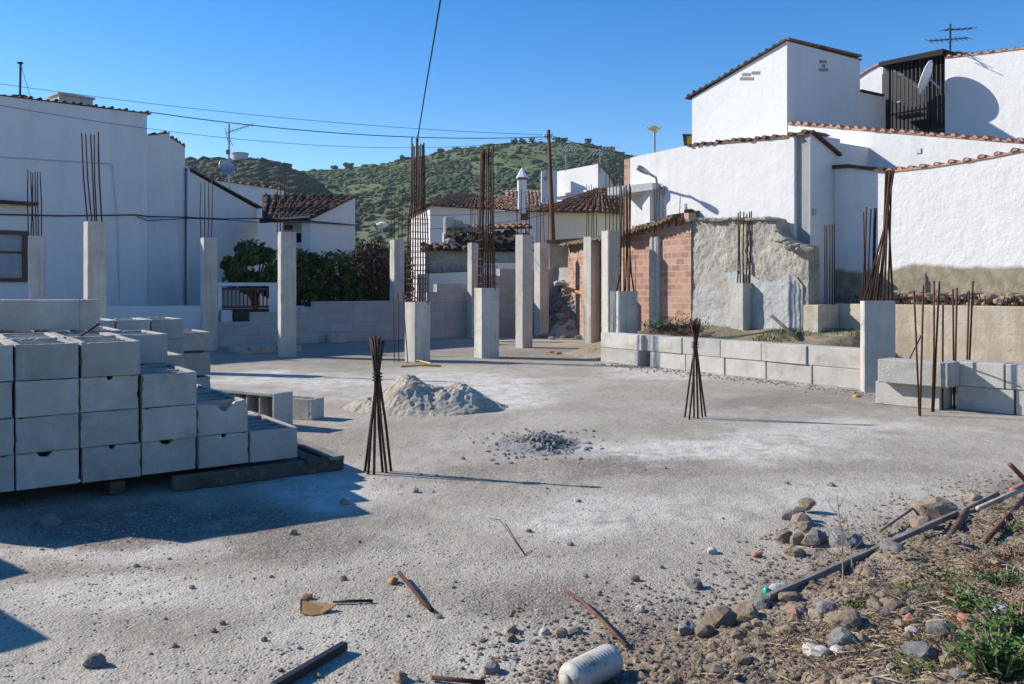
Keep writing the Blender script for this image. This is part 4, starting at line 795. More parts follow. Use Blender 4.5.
# ------------------------------------------------------------------ concrete columns with their bars
def column(px, Y, ytop, wd, label, rot=None, zb=0.0, bars=None, lean=0, joints=True, wb=None, cage=None, group='concrete columns of the unfinished building'):
    c = gp(px, Y); zt = EYE+(HZ-ytop)/F*Y; t = thing('concrete_column', label, 'column', flat(c, zb), group)
    ax = A if rot is None else V((math.cos(rot), math.sin(rot), 0)); ay = V((-ax.y, ax.x, 0)); w2 = wb or wd
    mb = MB(); nseg = max(2, int((zt-zb)/.12)); pr = []
    cor = [(-1, -1), (1, -1), (1, 1), (-1, 1)]; ch = .018; vs = []
    for k in range(nseg+1):
        z = zb-.05+(zt-zb+.05)*k/nseg; off = V((lean*(z-zb), 0, 0))
        for i, (a, b_) in enumerate(cor):
            p = c+off+ax*(a*wd/2)+ay*(b_*w2/2); p.z = z
            j = .005*V((nz(p, 5), nz(p+V((9, 0, 0)), 5), nz(p+V((0, 0, 5)), 5) if k == nseg else 0))
            s1, s2 = (ax*(-a*ch), ay*(-b_*ch)) if i % 2 == 0 else (ay*(-b_*ch), ax*(-a*ch))
            vs += [p+s2+j, p+s1+j] if i % 2 == 0 else [p+s2+j, p+s1+j]
    n = 8; fs = [(k*n+i, k*n+(i+1) % n, (k+1)*n+(i+1) % n, (k+1)*n+i) for k in range(nseg) for i in range(n)]+[tuple(range(n))[::-1], tuple(range(nseg*n, nseg*n+n))]
    sh = mb.add(vs, fs).build('shaft', M['concrete'], t)
    if joints:   # lips left by the shuttering lifts
        for k in range(1, 6):
            z = zb+.55*k+random.uniform(-.06, .06)
            if z < zt-.2: MB().obox(flat(c+V((lean*(z-zb), 0, 0)), z), wd+.006, w2+.006, .010, ax, ay).build('shutter_lip', M['concrete'], sh, bevel=.003)
    for bar in (bars or []):
        (x0, x1, y1) = bar[:3]; r = bar[3] if len(bar) > 3 else .011; dy = bar[4] if len(bar) > 4 else random.uniform(-.3, .3)*wd
        p0 = at(x0, ytop, Y+dy); p0.z = zt-.05; p1 = at(x1, y1, Y+dy*.8); mid = p0.lerp(p1, .5)+V((random.uniform(-.02, .02), random.uniform(-.02, .02), 0))
        pts_ = [p0, mid, p1] if len(bar) < 6 else [p0]+[at(a_, b__, Y+dy) for a_, b__ in bar[5]]+[p1]
        MB().tube(pts_, r, 7).build('rebar', M['rust'], t, smooth=True)
    if cage:
        ylo, yhi, n_, hw = cage; 
        for k in range(n_):
            z = EYE+(HZ-(ylo+(yhi-ylo)*k/(n_-1)))/F*Y+random.uniform(-.02, .02); a = random.uniform(-.05, .05); q = flat(c+V((lean*(z-zb), 0, 0)), z)
            ring = [q+ax*(i*hw)+ay*(j*hw)+UP*(a*i*.3) for i, j in ((-1, -1), (1, -1), (1, 1), (-1, 1), (-1, -1))]; MB().tube(ring, .006, 5).build('stirrup', M['rust_pipe'], t)
    return t
def spread(x0, x1, y, n, jy=3, r=.010, dx=0): return [(x0+(x1-x0)*k/(n-1), x0+(x1-x0)*k/(n-1)+dx+random.uniform(-.6, .6), y+random.uniform(-jy, jy), r) for k in range(n)]
def near(ax_): return ax_
column(36.5, 18.2, 236, .30, 'grey column in front of the brown framed window at left', bars=spread(28.5, 41.5, 172, 6, 3, .012, -1))
column(95, 14.6, 222, .30, 'tall grey column rising behind the block stack with long rusty bars', bars=[(88, 81.5, 133, .013), (92, 85.5, 134, .012), (95, 90.5, 134, .012), (97, 94, 135, .012), (102, 98, 132, .014)], lean=0, rot=angA+.1)
column(209, 19.0, 238, .30, 'grey column in front of the white gable house', bars=spread(201, 211.5, 182, 4, 2, .011))
column(287, 17.3, 232, .31, 'tall grey column standing between the two dark citrus trees', rot=angA-.12, bars=spread(277, 288, 176, 4, 5, .009))
column(397, 23.2, 240, .30, 'column against the back block wall, half behind the caged stump', bars=spread(391, 402, 193, 4, 3, .010))
column(473.5, 24.0, 243, .26, 'narrow column behind the tall rebar cage, against the back block wall', bars=spread(470, 478, 206, 4, 4, .010))
column(524, 20.0, 235, .30, 'sunlit column standing alone in the middle of the back of the site', rot=angA+.05, bars=spread(517.5, 529, 192, 4, 3, .010))
column(541.5, 24.4, 243, .32, 'shaded column at the right end of the back block wall', bars=spread(537, 548, 200, 4, 3, .010))
column(591.5, 21.8, 237, .31, 'slender sunlit column left of the close pair near the brick wall', rot=angA+.05, bars=spread(586.5, 596.5, 185, 5, 3, .010))
column(611, 18.8, 231, .32, 'tall column close behind the short stump at the end of the block kerb', rot=angA-.2, bars=spread(606, 620, 170, 5, 4, .010))
column(658.5, 18.6, 237, .29, 'column standing right against the red brick wall', rot=angA, zb=.55, bars=spread(654, 662.5, 188, 4, 2, .009))
column(742.5, 16.4, 283, .33, 'short column in front of the rubble wall on the planted bed', zb=.30, bars=spread(737.5, 752, 212, 6, 2, .013))
cage_pts = []
column(417.5, 16.3, 302, .36, 'low sunlit stump under the tallest rebar cage with a wire rising from it', rot=angA+.12, joints=False,
       bars=[(407+k*2.6, 411.5+k*1.55+random.uniform(-.5, .5), 137+random.uniform(-3, 10), .014, random.uniform(-.13, .13), [(407.5+k*2.6, 262), (408.3+k*2.4, 220), (411+k*1.75, 205)]) for k in range(9)], cage=(298, 218, 13, .155))
column(486.5, 17.1, 288, .38, 'low stump with a dense rebar cage in front of the ruined shed', rot=angA-.12, joints=True,
       bars=[(x, x2, 147+random.uniform(-2, 6), .0145) for x, x2 in ((479, 482), (481, 483.5), (483, 485), (485, 486.5), (488.5, 489), (490.5, 491), (493, 493), (478, 481), (487, 488), (495, 492.5))], cage=(284, 232, 7, .165))
column(624, 16.4, 291, .40, 'squat grey stump with outward bent bars behind the end of the block kerb', rot=angA-.33, joints=False,
       bars=[(616, 621, 186, .015, .08, [(620.5, 272), (621, 250)]), (620.5, 622, 190, .014, -.05), (624, 624, 187, .016, .1), (625.5, 626, 185, .016, 0), (628, 627.5, 190, .014, -.1), (634.5, 629.5, 184, .015, .05, [(631, 272), (630, 250)]), (629.5, 630.5, 187, .014, -.1)])
column(877.5, 11.5, 301, .40, 'thick stump at the right with a bundle of crossing bars', rot=-.28, wb=.36, joints=False,
       bars=[(863, 888, 170, .013, .05, [(886, 222)]), (869, 886, 171, .014, 0, [(884, 235)]), (873, 890, 170, .013, -.08, [(884.5, 228)]), (877, 887, 173, .014, .1, [(886, 230)]), (880, 894, 170, .013, .02, [(887, 215)]), (884, 890, 172, .014, -.05, [(887, 226)]), (888, 891.5, 171, .013, .1, [(890, 230)]), (893, 886.5, 172, .014, 0, [(889, 225)]), (866, 893, 171, .012, .1, [(883.5, 240)]),
             (862, 863.5, 212, .011, .15), (865, 866.5, 207, .011, .16), (868, 871, 209, .009, .15), (872, 874.5, 208, .012, .1), (874, 876, 208, .012, .12)])
t = thing('rebar_bundle', 'row of straight rebar rods standing in the dark corner of the retaining wall', 'rebar', flat(along(P2, A, 833)+B*.1, zr))
for k, x in enumerate((825, 827, 830, 832.5, 834.5)): q = at(x, 290, 15.25); MB().tube([V((q.x, q.y, .9)), at(x-.3, 224+random.uniform(-1, 2), 15.25)], .010, 6).build('rebar', M['rust'], t, smooth=True)
# wire rising from the tall cage
p0 = at(417.5, 140, 16.3); p1 = at(441, -4, 9.5); p2 = at(470, -130, 6)
mb = MB(); mb.tube([p0, at(419.8, 125, 15.8), at(425, 92, 14.2), at(433, 45, 11.8), p1, p2], .011, 6); tag(mb.build('overhead_wire', M['cable'], smooth=True, origin=p0), 'black wire rising steeply into the sky from the tallest rebar cage', 'cable')
# three loose bars by the stump
for k, (x0, x1, y0, y1, lb) in enumerate(((394.5, 393.2, 362, 292, 'leftmost of three thin upright bars by the tallest rebar cage'), (398.8, 397.8, 362, 293, 'middle of three thin upright bars by the tallest rebar cage'), (408, 402.5, 363, 292, 'leaning upright bar nearest the sunlit stump of the tallest cage'))):
    g = G(x0, y0); p = at(x1, y1, g.y); tag(MB().tube([g-UP*.03, g.lerp(p, .5), p], .010, 6).build('rebar', M['rust'], smooth=True, origin=g), lb, 'rebar', 'loose bars by the tallest cage')

# starter bars tied like tripods on the slab
def tripod(feet, tops, knot, yk, label):
    g0 = G(*feet[0]); base = V((0, 0, 0)); gs = [G(*f) for f in feet]; base = sum(gs, V((0, 0, 0)))/len(gs); t = thing('rebar_starter', label, 'rebar', flat(base), 'tied starter bars standing on the slab')
    for g, (x, y), kx in zip(gs, tops, knot):
        Y = base.y+(g.y-base.y)*.15; k_ = at(kx, yk, Y); p = at(x, y, base.y-(g.y-base.y)*.35); MB().tube([g-UP*.03, g.lerp(k_, .5)+V((random.uniform(-.012, .012), random.uniform(-.012, .012), 0)), k_, p], .0105, 7).build('rebar', M['rust'], t, smooth=True)
    k_ = at(sum(knot)/len(knot), yk, base.y)
    for j in range(3): MB().lathe(k_+UP*(.025*j-.03), [(.035, 0), (.042, .006), (.035, .012)], 10).build('tie_wire', M['darkmetal'], t)
tripod([(364.5, 471), (368, 474), (374, 474), (383, 472), (387, 473), (391.5, 471)], [(383.5, 340), (379.5, 337), (370.5, 337), (375, 336), (372, 338), (378, 339)], [378, 376.5, 375.5, 377, 377.8, 379], 377, 'tied tripod of rusty bars on the slab in front of the sand heap')
tripod([(684.5, 417), (689, 419), (694, 418), (698, 418), (702.5, 417), (706, 416)], [(699.5, 319), (697, 318), (695, 319), (692.5, 320), (690, 319), (700, 322)], [695, 694.5, 694, 695.5, 696, 696.2], 345, 'tied tripod of rusty bars in front of the pale block kerb')
def bars(lst, label, grp='upright starter bars at the right'):
    gs = [G(a, b_) for a, b_, *_ in lst]; base = sum(gs, V((0, 0, 0)))/len(gs); t = thing('rebar_starter', label, 'rebar', flat(base), grp)
    for g, (a, b_, x, y, *w) in zip(gs, lst):
        pts_ = [g-UP*.03]+([at(w[0], w[1], g.y)] if w else [])+[at(x, y, g.y)]; MB().tube(pts_, .011, 7).build('rebar', M['rust'], t, smooth=True)
bars([(919.5, 415, 914, 291), (920, 416, 923.5, 285)], 'leftmost pair of upright bars in front of the pale blocks, crossing low down')
bars([(932, 412, 934, 281, 934, 350), (933.5, 412, 939.5, 281, 936.5, 340)], 'tall pair of upright bars just left of the gap between the pale blocks', )
bars([(942.5, 410, 943, 305)], 'single upright bar standing in the gap between the pale blocks')
bars([(954, 408, 953, 289), (954.5, 409, 957, 288)], 'close pair of upright bars just right of the gap between the pale blocks')
bars([(966, 407, 969, 291), (967.5, 407, 973, 281)], 'rightmost pair of upright bars in front of the pale blocks')
g = at(908, 372, 11.2); tag(MB().tube([at(909, 360, 11), at(914, 350, 10.2), at(923, 332, 9.6)], .008, 6).build('bent_wire', M['rust'], smooth=True, origin=at(909, 360, 11)), 'thin bent wire leaning behind the leftmost pair of upright bars', 'wire')

# ------------------------------------------------------------------ hollow concrete blocks
BL, BW, BH = .80, .36, .228
def block_mesh(kind='whole', L=BL, W=BW, H=BH, ncell=4, lay=False):
    """block with through cells; cells run along z. x = width, y = length"""
    mb = MB(); t = .032; e = .04; hx = W/2
    def rough(n):
        out = []
        for (a, b_), (c, d) in zip(n, n[1:]+n[:1]):
            out.append((a, b_)); L_ = math.hypot(c-a, d-b_); m = int(L_/.03)
            for k in range(1, m):
                f = k/m; w = abs(random.gauss(0, .0022))+(random.uniform(.004, .012) if random.random() < .07 else 0); p, q = a+(c-a)*f, b_+(d-b_)*f; out.append((p-(w if p > hx-.001 else -w if p < -hx+.001 else 0), q-(w if q > H-.001 else 0)))
        return out
    def rib(y0, y1, notch):
        n = [(-hx, 0), (hx, 0), (hx, H)]
        if notch == 'small': n += [(.02, H), (.012, H-.022), (-.012, H-.026), (-.02, H)]
        if notch == 'broken': n = [(-hx, 0), (hx, 0), (hx, H-.03), (.13, H), (.09, H-.005), (.02, H-.07), (-.02, H-.05), (-.035, H-.02)]
        if notch == 'chip': n += [(.03, H), (-.005, H-.035), (-.045, H-.03), (-.07, H)]
        n += [(-hx, H)]; n = rough(n); mb.prism([V((a, y0, b_)) for a, b_ in n], V((0, y1-y0, 0)))
    rib(0, e, {'whole': 'small', 'broken': 'broken', 'chipped': 'chip', 'plain': None}[kind.rstrip('1234')]); rib(L-e, L, None)
    inner = (L-2*e)/ncell
    for i in range(1, ncell):
        y = e+inner*i; mb.prism([V((a, y-.014, b_)) for a, b_ in ((-hx+t, .0), (hx-t, .0), (hx-t, H-.012), (-hx+t, H-.012))], V((0, .028, 0)))
    for s in (-1, 1): mb.prism([V((s*hx, e, 0)), V((s*hx, L-e, 0)), V((s*hx, L-e, H)), V((s*hx, e, H))], V((-s*t, 0, 0)))
    # thin web part way down closes the cells
    mb.prism([V((-hx+t, e, .03)), V((hx-t, e, .03)), V((hx-t, L-e, .03)), V((-hx+t, L-e, .03))], V((0, 0, .02)))
    return mb
protos = {}
for kd_ in ('whole', 'broken', 'chipped', 'plain', 'plain1', 'plain2', 'plain3', 'plain4'):
    o = block_mesh(kd_).build('concrete_block', M['block'], bevel=.0025); protos[kd_] = o.data; bpy.data.objects.remove(o)
u = V((.815, .58, 0)).normalized(); v = V((-u.y, u.x, 0)); angU = math.atan2(u.y, u.x)
O = flat(G(298, 457, .12), .12)                                            # front right foot of the stack
tiern = ['bottom', 'second', 'third', 'top', 'crowning']
coln = ['first', 'second', 'third', 'fourth', 'fifth', 'sixth', 'seventh', 'eighth', 'ninth']
rown = ['front', 'second', 'third', 'fourth', 'fifth', 'back']
hgt = {}
for c_ in range(8):       # column index from the right end
    for r_ in range(5):
        if c_ == 0: n = [1, 1, 0, 0, 0][r_]
        elif c_ == 1: n = [2, 2, 3, 0, 0][r_]
        elif c_ == 2: n = [3, 4, 4, 4, 0][r_]
        else: n = {6: 3, 7: 2}.get(c_, 4)
        hgt[c_, r_] = n
for k_, n in {(0, 5): 4, (1, 5): 4, (2, 5): 4, (3, 5): 4, (4, 5): 4}.items(): hgt[k_] = n
def H_(c_, r_): return hgt.get((c_, r_), 0)
for (c_, r_), n in sorted(hgt.items()):
    if c_ > 6 and r_ > 3: continue
    shift = {5: -.22, 4: 0}.get(r_, 0)+(.17 if (c_, r_) in ((2, 2), (2, 3)) else 0)+(.05 if (c_, r_) == (1, 2) else 0)
    for k in range(n):
        exposed = k == n-1 or r_ == 0 or k >= H_(c_-1, r_) or k >= H_(c_, r_-1) or k >= H_(c_, r_+1) or c_ == 7
        if not exposed: continue
        kd_ = 'broken' if (c_, r_, k) == (1, 0, 1) else ('chipped' if (c_, r_, k) in ((4, 0, 0), (5, 0, 1), (2, 0, 0)) else ('whole' if r_ in (0, 1) and random.random() < .3 else random.choice(['plain', 'plain1', 'plain2', 'plain3', 'plain4'])))
        jx, jy = random.uniform(-.006, .006), random.uniform(-.02, .02)
        p = O-u*((c_+.5)*(BW+.012)+shift-.4*0+jx)+v*(r_*(BL+.02)+jy)+UP*(k*BH+.003*k)
        o = bpy.data.objects.new('concrete_block', protos[kd_]); C.objects.link(o); o.location = p; o.rotation_euler = (random.uniform(-.004, .004), random.uniform(-.004, .004), angU+random.uniform(-.024, .024))
        lb = f"hollow concrete block in the left stack, {tiern[k]} tier, {coln[c_]} from its right end, {rown[r_]} row"
        if kd_ == 'broken': lb = 'hollow concrete block with a broken top edge, second from the right end of the stack'
        tag(o, lb, 'concrete block', 'hollow concrete blocks stacked on the pallet')
for nm, q, rz, lb in ((None, O-u*2.35+v*1.75+UP*(4*BH+.02), angU-math.radians(90)+.12, 'long block lying on its side across the top of the left stack'),
                      (None, O-u*3.22+v*1.28+UP*(4*BH+.02), angU-math.radians(90)+.12, 'block on its side on the left stack top, reaching the photo edge')):
    pass
# the blocks laid on edge along the top of the stack (solid side to the viewer)
d_ = V((1, -.02, 0)).normalized(); zT = O.z+4*(BH+.003)+.005; e_ = at(92.5, 331, 7.15); 
for i, lb in enumerate(('block laid on its side on top of the left stack, its end showing', 'block on its side on top of the left stack, cut by the photo edge')):
    me = block_mesh('plain', BL, .27, .255, 4).build('concrete_block', M['block'], bevel=.006); o = me; o.location = V((e_.x-.002-i*(BL+.004), e_.y+.02*i, zT)); o.rotation_euler = (0, 0, math.radians(90)); 
    tag(o, lb, 'concrete block', 'blocks laid on top of the stack')
q = e_+d_*.0; bar_ = MB().tube([at(72, 341, 6.7), at(99, 324, 6.5)], .009, 6).build('rebar', M['rust'], smooth=True, origin=at(72, 341, 6.7)); tag(bar_, 'short rusty bar poking up from the top of the block stack', 'rebar')
# low things seen over the stack
for px, w_, z_, lb in ((215, .42, .30, 'small low block behind the right rear of the stack'),):
    q = gp(197, 9.2); o = block_mesh('plain').build('concrete_block', M['block'], bevel=.004); o.location = flat(q, .5); o.rotation_euler = (0, 0, angU); tag(o, lb, 'concrete block', 'loose blocks round the stack')
    o.location = flat(gp(196, 10.6), .62)
    s = block_mesh('plain').build('concrete_block', M['block'], bevel=.004); s.location = flat(gp(196, 10.6), .0); s.rotation_euler = (0, 0, angU); tag(s, 'bottom block of the hidden pair behind the stack rear', 'concrete block', 'loose blocks round the stack')
    s2_ = s.copy(); C.objects.link(s2_); s2_.location.z = .31; tag(s2_, 'middle block of the hidden pile behind the stack rear', 'concrete block')
    s.scale.z = 1.24; s2_.scale.z = 1.24
# pallet
t = thing('pallet', 'dark timber pallet under the stacked concrete blocks', 'pallet', flat(O))
for r_ in (.28, -.45, -1.25, -2.05, -2.85):
    a, b_ = O+u*r_+v*.05, O+u*r_+v*3.9; MB().obox(flat((a+b_)/2, .047), .1, (b_-a).length, .088, u, v).build('bearer', M['wood_wet'], t, bevel=.006)
for k in range(4): q = O+u*(.09+.0*k)+v*(.0+.06); 
for (s_, w_) in ((.08, .12), (.26, .12)):
    MB().obox(flat(O+u*s_+v*.62, .104), w_, 1.5, .025, u, v).build('board', M['wood_wet'] if s_ < .2 else M['wood'], t, bevel=.004)
a = O-u*1.45; MB().obox(flat(O-u*.30-v*.075, .055), 1.26, .05, .104, u, v).build('front_board', M['wood_wet'], t, bevel=.006)
for k in range(6): q = O-u*(3.0+.0)+v*(k*.8); 
# fallen blocks right of the stack
g = G(292, 428); ad = (G(262, 416)-G(292, 428)); 
def lying(gpt, rz, lb, kd_='plain', L=BL, W=.36, H=.25):
    """block on its side, cells opening sideways: x of block up"""
    mb = block_mesh(kd_, L, W, H, 4); o = mb.build('concrete_block', M['block'], bevel=.004); o.rotation_euler = (0, math.radians(-90), 0); o.data.transform(Matrix.Rotation(math.radians(-90), 4, 'Y')); o.rotation_euler = (0, 0, rz); o.data.transform(Matrix.Translation((0, 0, W/2))); o.location = gpt
    return tag(o, lb, 'concrete block', 'loose blocks round the stack')
fr_ = G(293, 427); dd = V((-.80, .46, 0)).normalized()
lying(fr_, math.atan2(dd.y, dd.x)-math.radians(90), 'hollow block lying on its side right of the stack, cells open to view')
q = G(311, 418); o = block_mesh('plain', .45, .22, .22, 2).build('concrete_block', M['block'], bevel=.004); o.location = q; o.rotation_euler = (0, 0, math.atan2(dd.y, dd.x)-math.radians(90)+.1); o.location = G(318, 419); tag(o, 'smaller block on the slab just right of the lying hollow block', 'concrete block', 'loose blocks round the stack')

# ------------------------------------------------------------------ pale block kerb on the right
def solid(name='concrete_block', L=.85, W=.34, H=.275):
    mb = MB(); mb.obox((L/2, W/2, H/2), L, W, H); return mb.build(name, M['block'], bevel=.008)
proto = solid(); pd = proto.data; bpy.data.objects.remove(proto)
ang = math.atan2(AL.y, AL.x); tt_ = [.95, 2.02, 2.88, 3.72, 4.55]; 
def kb(p, a, sc, lb, me=None):
    o = bpy.data.objects.new('concrete_block', me or pd); C.objects.link(o); o.location = p; o.rotation_euler = (0, 0, a); o.scale.x = sc/.85; return tag(o, lb, 'concrete block', 'pale blocks of the low kerb wall')
en = ['first', 'second', 'third', 'fourth', 'fifth', 'sixth']
joints_t = [1.10, 2.05, 2.90, 3.72, 4.54, 5.40]
joints_b = [1.25, 2.12, 2.98, 3.80, 4.62, 5.44]
for i in range(5):
    a, b_ = joints_t[i], joints_t[i+1]; kb(flat(L0+AL*(a+.004)+NL*(.06+random.uniform(-.012, .012)), .279), ang+random.uniform(-.012, .012), b_-a-.012, f'pale block in the upper course of the right kerb, {en[i]} after the projecting end block')
    a, b_ = joints_b[i], joints_b[i+1]; kb(flat(L0+AL*(a+.006)+NL*(.075+random.uniform(-.012, .012)), 0), ang+random.uniform(-.010, .010), b_-a-.02, f'pale block in the lower course of the right kerb, {en[i]} after the projecting end block')
for k, lb in ((0, 'lower projecting end block of the right kerb, beside the squat stump'), (1, 'upper projecting end block of the right kerb, beside the squat stump')):
    p = G(600.5, 361.5)if k == 0 else G(600.5, 361.5); e2_ = G(641, 366.5); da = (e2_-p).normalized(); kb(flat(p+V((0, -.02*k, 0)), .279*k), math.atan2(da.y, da.x), (e2_-p).length-.05*(1-k), lb)
s0_, s1_ = G(871, 403.5), G(1030, 417); dS2 = (s1_-s0_).normalized(); nS2 = V((-dS2.y, dS2.x, 0)); a2 = math.atan2(dS2.y, dS2.x)
p = G(873, 404); e2_ = G(942, 410.5); da = (e2_-p).normalized(); kb(flat(p, .279)+V((0, -.13, 0)), math.atan2(da.y, da.x)-.07, .80, 'pale block jutting over the one below, right of the thick stump')
kb(flat(p+da*.07+V((0, .10, 0))), math.atan2(da.y, da.x)-.1, .76, 'recessed lower pale block right of the thick stump')
q = along(s0_, dS2, 943.5)+nS2*.13
a3 = a2-.11; dS3 = V((math.cos(a3), math.sin(a3), 0)); names = ['left', 'middle', 'right', 'far right']
for i in range(4):
    kb(flat(q+dS3*(i*.62), .279), a3+random.uniform(-.01, .01), .605, f'upper course block right of the gap with upright bars, {["first", "second", "third", "fourth"][i]} along')
    kb(flat(q+dS3*(i*.62+.10)+nS2*.012), a3+random.uniform(-.01, .01), .60, f'lower course block right of the gap with upright bars, {["first", "second", "third", "fourth"][i]} along')
tag(MB().ico(G(857, 397), .045, .2, 2, (1.2, 1, .8)).build('orange_lump', M['orange'], smooth=True, origin=G(857, 397)), 'small orange lump on the ground at the foot of the thick stump', 'debris')

# unseen block piles added out of frame to shade the left foreground
for i in range(2):
    for k in range(5):
        o = bpy.data.objects.new('concrete_block', protos['plain']); C.objects.link(o); o.location = V((-3.77-.52*i, 3.8+.78*i, k*BH+.003)); o.rotation_euler = (0, 0, .9); 
        tag(o, f'unseen concrete block added to shade the left edge, {tiern[k]} of {"nearer" if i == 0 else "farther"} small pile', 'concrete block', 'unseen blocks added to shade the left edge')

# ------------------------------------------------------------------ pole and cables
pt, pb_ = at(548.5, 130, 30), at(553.5, 250, 30)
t = thing('utility_pole', 'brown wooden utility pole rising among the village roofs', 'utility pole', flat(pb_)); base = flat(pb_)+V((.07, 0, 0)); MB().tube([base, pb_, pt], [.10, .09, .065], 10).build('pole', M['polewood'], t, smooth=True)
MB().tube([pt-UP*.25-V((.14, 0, 0)), pt-UP*.25+V((.14, 0, 0))], .018, 6).build('bracket', M['greymetal'], t)
for k in (-1, 1): MB().lathe(pt-UP*.24+V((.13*k, 0, 0)), [(.02, 0), (.045, .03), (.03, .06), (.045, .09), (.02, .12)], 8).build('insulator', M['whitepaint'], t)
def cable(p0, p1, sag, r, label, n=24):
    pts_ = [p0.lerp(p1, k/n)-UP*(4*sag*(k/n)*(1-k/n)) for k in range(n+1)]; o = MB().tube(pts_, r, 6).build('overhead_cable', M['cable'], smooth=True, origin=p0); return tag(o, label, 'cable', 'cables strung from the wooden pole')
pl = at(548.8, 135, 30)
cable(at(-60, 75, 23), pl, .28, .007, 'uppermost thin cable running from the upper left to the wooden pole')
cable(flat(A1, zpx(A1, 113))+V((.05, -.05, .02)), pl-UP*.06, .30, .013, 'thick cable from the corner of the big left house to the wooden pole')
cable(at(-40, 98, 17.0), pl-UP*.12, .62, .006, 'lowest sagging cable passing in front of the big left house wall')
cable(pl, at(700, 163, 34), .2, .012, 'cable leaving the wooden pole down to the right')
o0 = along(A0, dA, -150)-nA*.08
pts_ = [flat(along(A0, dA, x)-nA*(.06), EYE+(HZ-y)/F*along(A0, dA, x).y) for x, y in ((-100, 213), (0, 214.5), (60, 216), (136, 215), (147, 216.5))]+[flat(along(A1, dA, x)-nA*.05, EYE+(HZ-y)/F*along(A1, dA, x).y) for x, y in ((187, 217.5), (225, 219), (258, 218.5))]+[at(310, 221, 26.35), at(355, 225, 29.1)]
tag(MB().tube(pts_, .018, 6).build('wall_cable', M['cable'], smooth=True, origin=pts_[0]), 'dark cable bundle clipped along the left house fronts at mid height', 'cable')
pts2 = [q-UP*(.06+.06*math.sin(i*2)) for i, q in enumerate(pts_)]; tag(MB().tube(pts2[3:], .012, 6).build('wall_cable', M['cable'], smooth=True, origin=pts2[3]), 'thinner second cable just below the bundle on the left house fronts', 'cable')
for (y0, y1, lb) in ((208, 205, 'upper thin wire crossing the front of the long turret house'), (222, 214, 'lower thin wire crossing the front of the long turret house')):
    cable(at(425, y0+7, 32.4), at(548, y1, 30), .12, .010, lb)
pts_ = [flat(along(A0, dA, x)-nA*.03, EYE+(HZ-y)/F*along(A0, dA, x).y) for x, y in ((-60, 155), (0, 157), (60, 161), (110, 164), (112, 166), (114, 190), (117, 224), (119, 300))]
tag(MB().tube(pts_, .010, 6).build('wall_cable', M['greymetal'], origin=pts_[0]), 'faint grey cable turning down the blank wall of the big left house', 'cable')

# ------------------------------------------------------------------ heaps
def heap(mb, c, rx, ry, h, n=70, seed=0, prof_=None, rough=.16, pw=1.4):
    vs = []; fs = []
    for j in range(n+1):
        for i in range(n+1):
            a, b_ = -1+2*i/n, -1+2*j/n; q = math.hypot(a, b_); p = V((c.x+a*rx, c.y+b_*ry, 0))
            z = h*max(0, 1-q**pw)*(.75+.5*nz((p.x, p.y, seed), 1.8)); z *= 1+(prof_(a) if prof_ else 0)
            z += max(0, 1-q*.9)**.5*h*rough*(nz((p.x, p.y, seed+3), 4.5)+.5*nz((p.x, p.y, seed+6), 12)+.42*nz((p.x, p.y, seed+9), 26))
            vs.append((p.x, p.y, gz(p.x, p.y)+(z if q < 1 else -.03)-.006))
    w = n+1; fs = [(j*w+i, j*w+i+1, (j+1)*w+i+1, (j+1)*w+i) for j in range(n) for i in range(n)]; return mb.add(vs, fs)
c = G(424, 411); c.y += .35; o = heap(MB(), c, .98, .8, .29, 160, 2, lambda a: .45*math.exp(-((a+.28)/.22)**2)+.25*math.exp(-((a-.45)/.3)**2), .21, 2.0).build('sand_heap', M['sand'], smooth=True, origin=flat(c)); tag(o, 'grey heap of mortar sand on the slab behind the tied bars', 'sand heap')
c = G(540, 448); c.y += .15; o = heap(MB(), c, .42, .55, .085, 60, 8, None, .35).build('gravel_heap', M['gravelheap'], smooth=True, origin=flat(c)); tag(o, 'small low heap of grey gravel on the slab right of the sand heap', 'gravel heap')
mb = MB()
for k in range(420):
    a = random.uniform(0, 6.28); r = abs(random.gauss(0, .5)); x, y = c.x+math.cos(a)*r*.55, c.y+math.sin(a)*r*.75; mb.ico((x, y, gz(x, y)+.085*max(0, 1-(r/.55)**1.5)), random.uniform(.008, .024), .3, 0)
tag(mb.build('gravel', M['gravelheap']), 'loose gravel grains scattered over the small grey heap', 'gravel', kind='stuff')
# ------------------------------------------------------------------ stones and small things
def rnd_ground(pxr, pyr):
    px, py = random.uniform(*pxr), random.uniform(*pyr); g = G(px, py)
    for _ in range(4): g = G(px, py, gz(g.x, g.y))
    return g
def Gz(px, py):
    g = G(px, py)
    for _ in range(6): g = G(px, py, gz(g.x, g.y))
    return g
def stone(px, py, r, m, label, sq=(1.2, 1, .75), grp='stones lying on the site', sub=2, jit=.2, up=.35, cat='stone'):
    g = Gz(px, py); o = MB().ico((0, 0, 0), r, jit, sub, sq, rot=random.uniform(0, 6.28)).build('stone', M[m]); o.location = g+UP*r*sq[2]*up
    return tag(o, label, cat, grp)
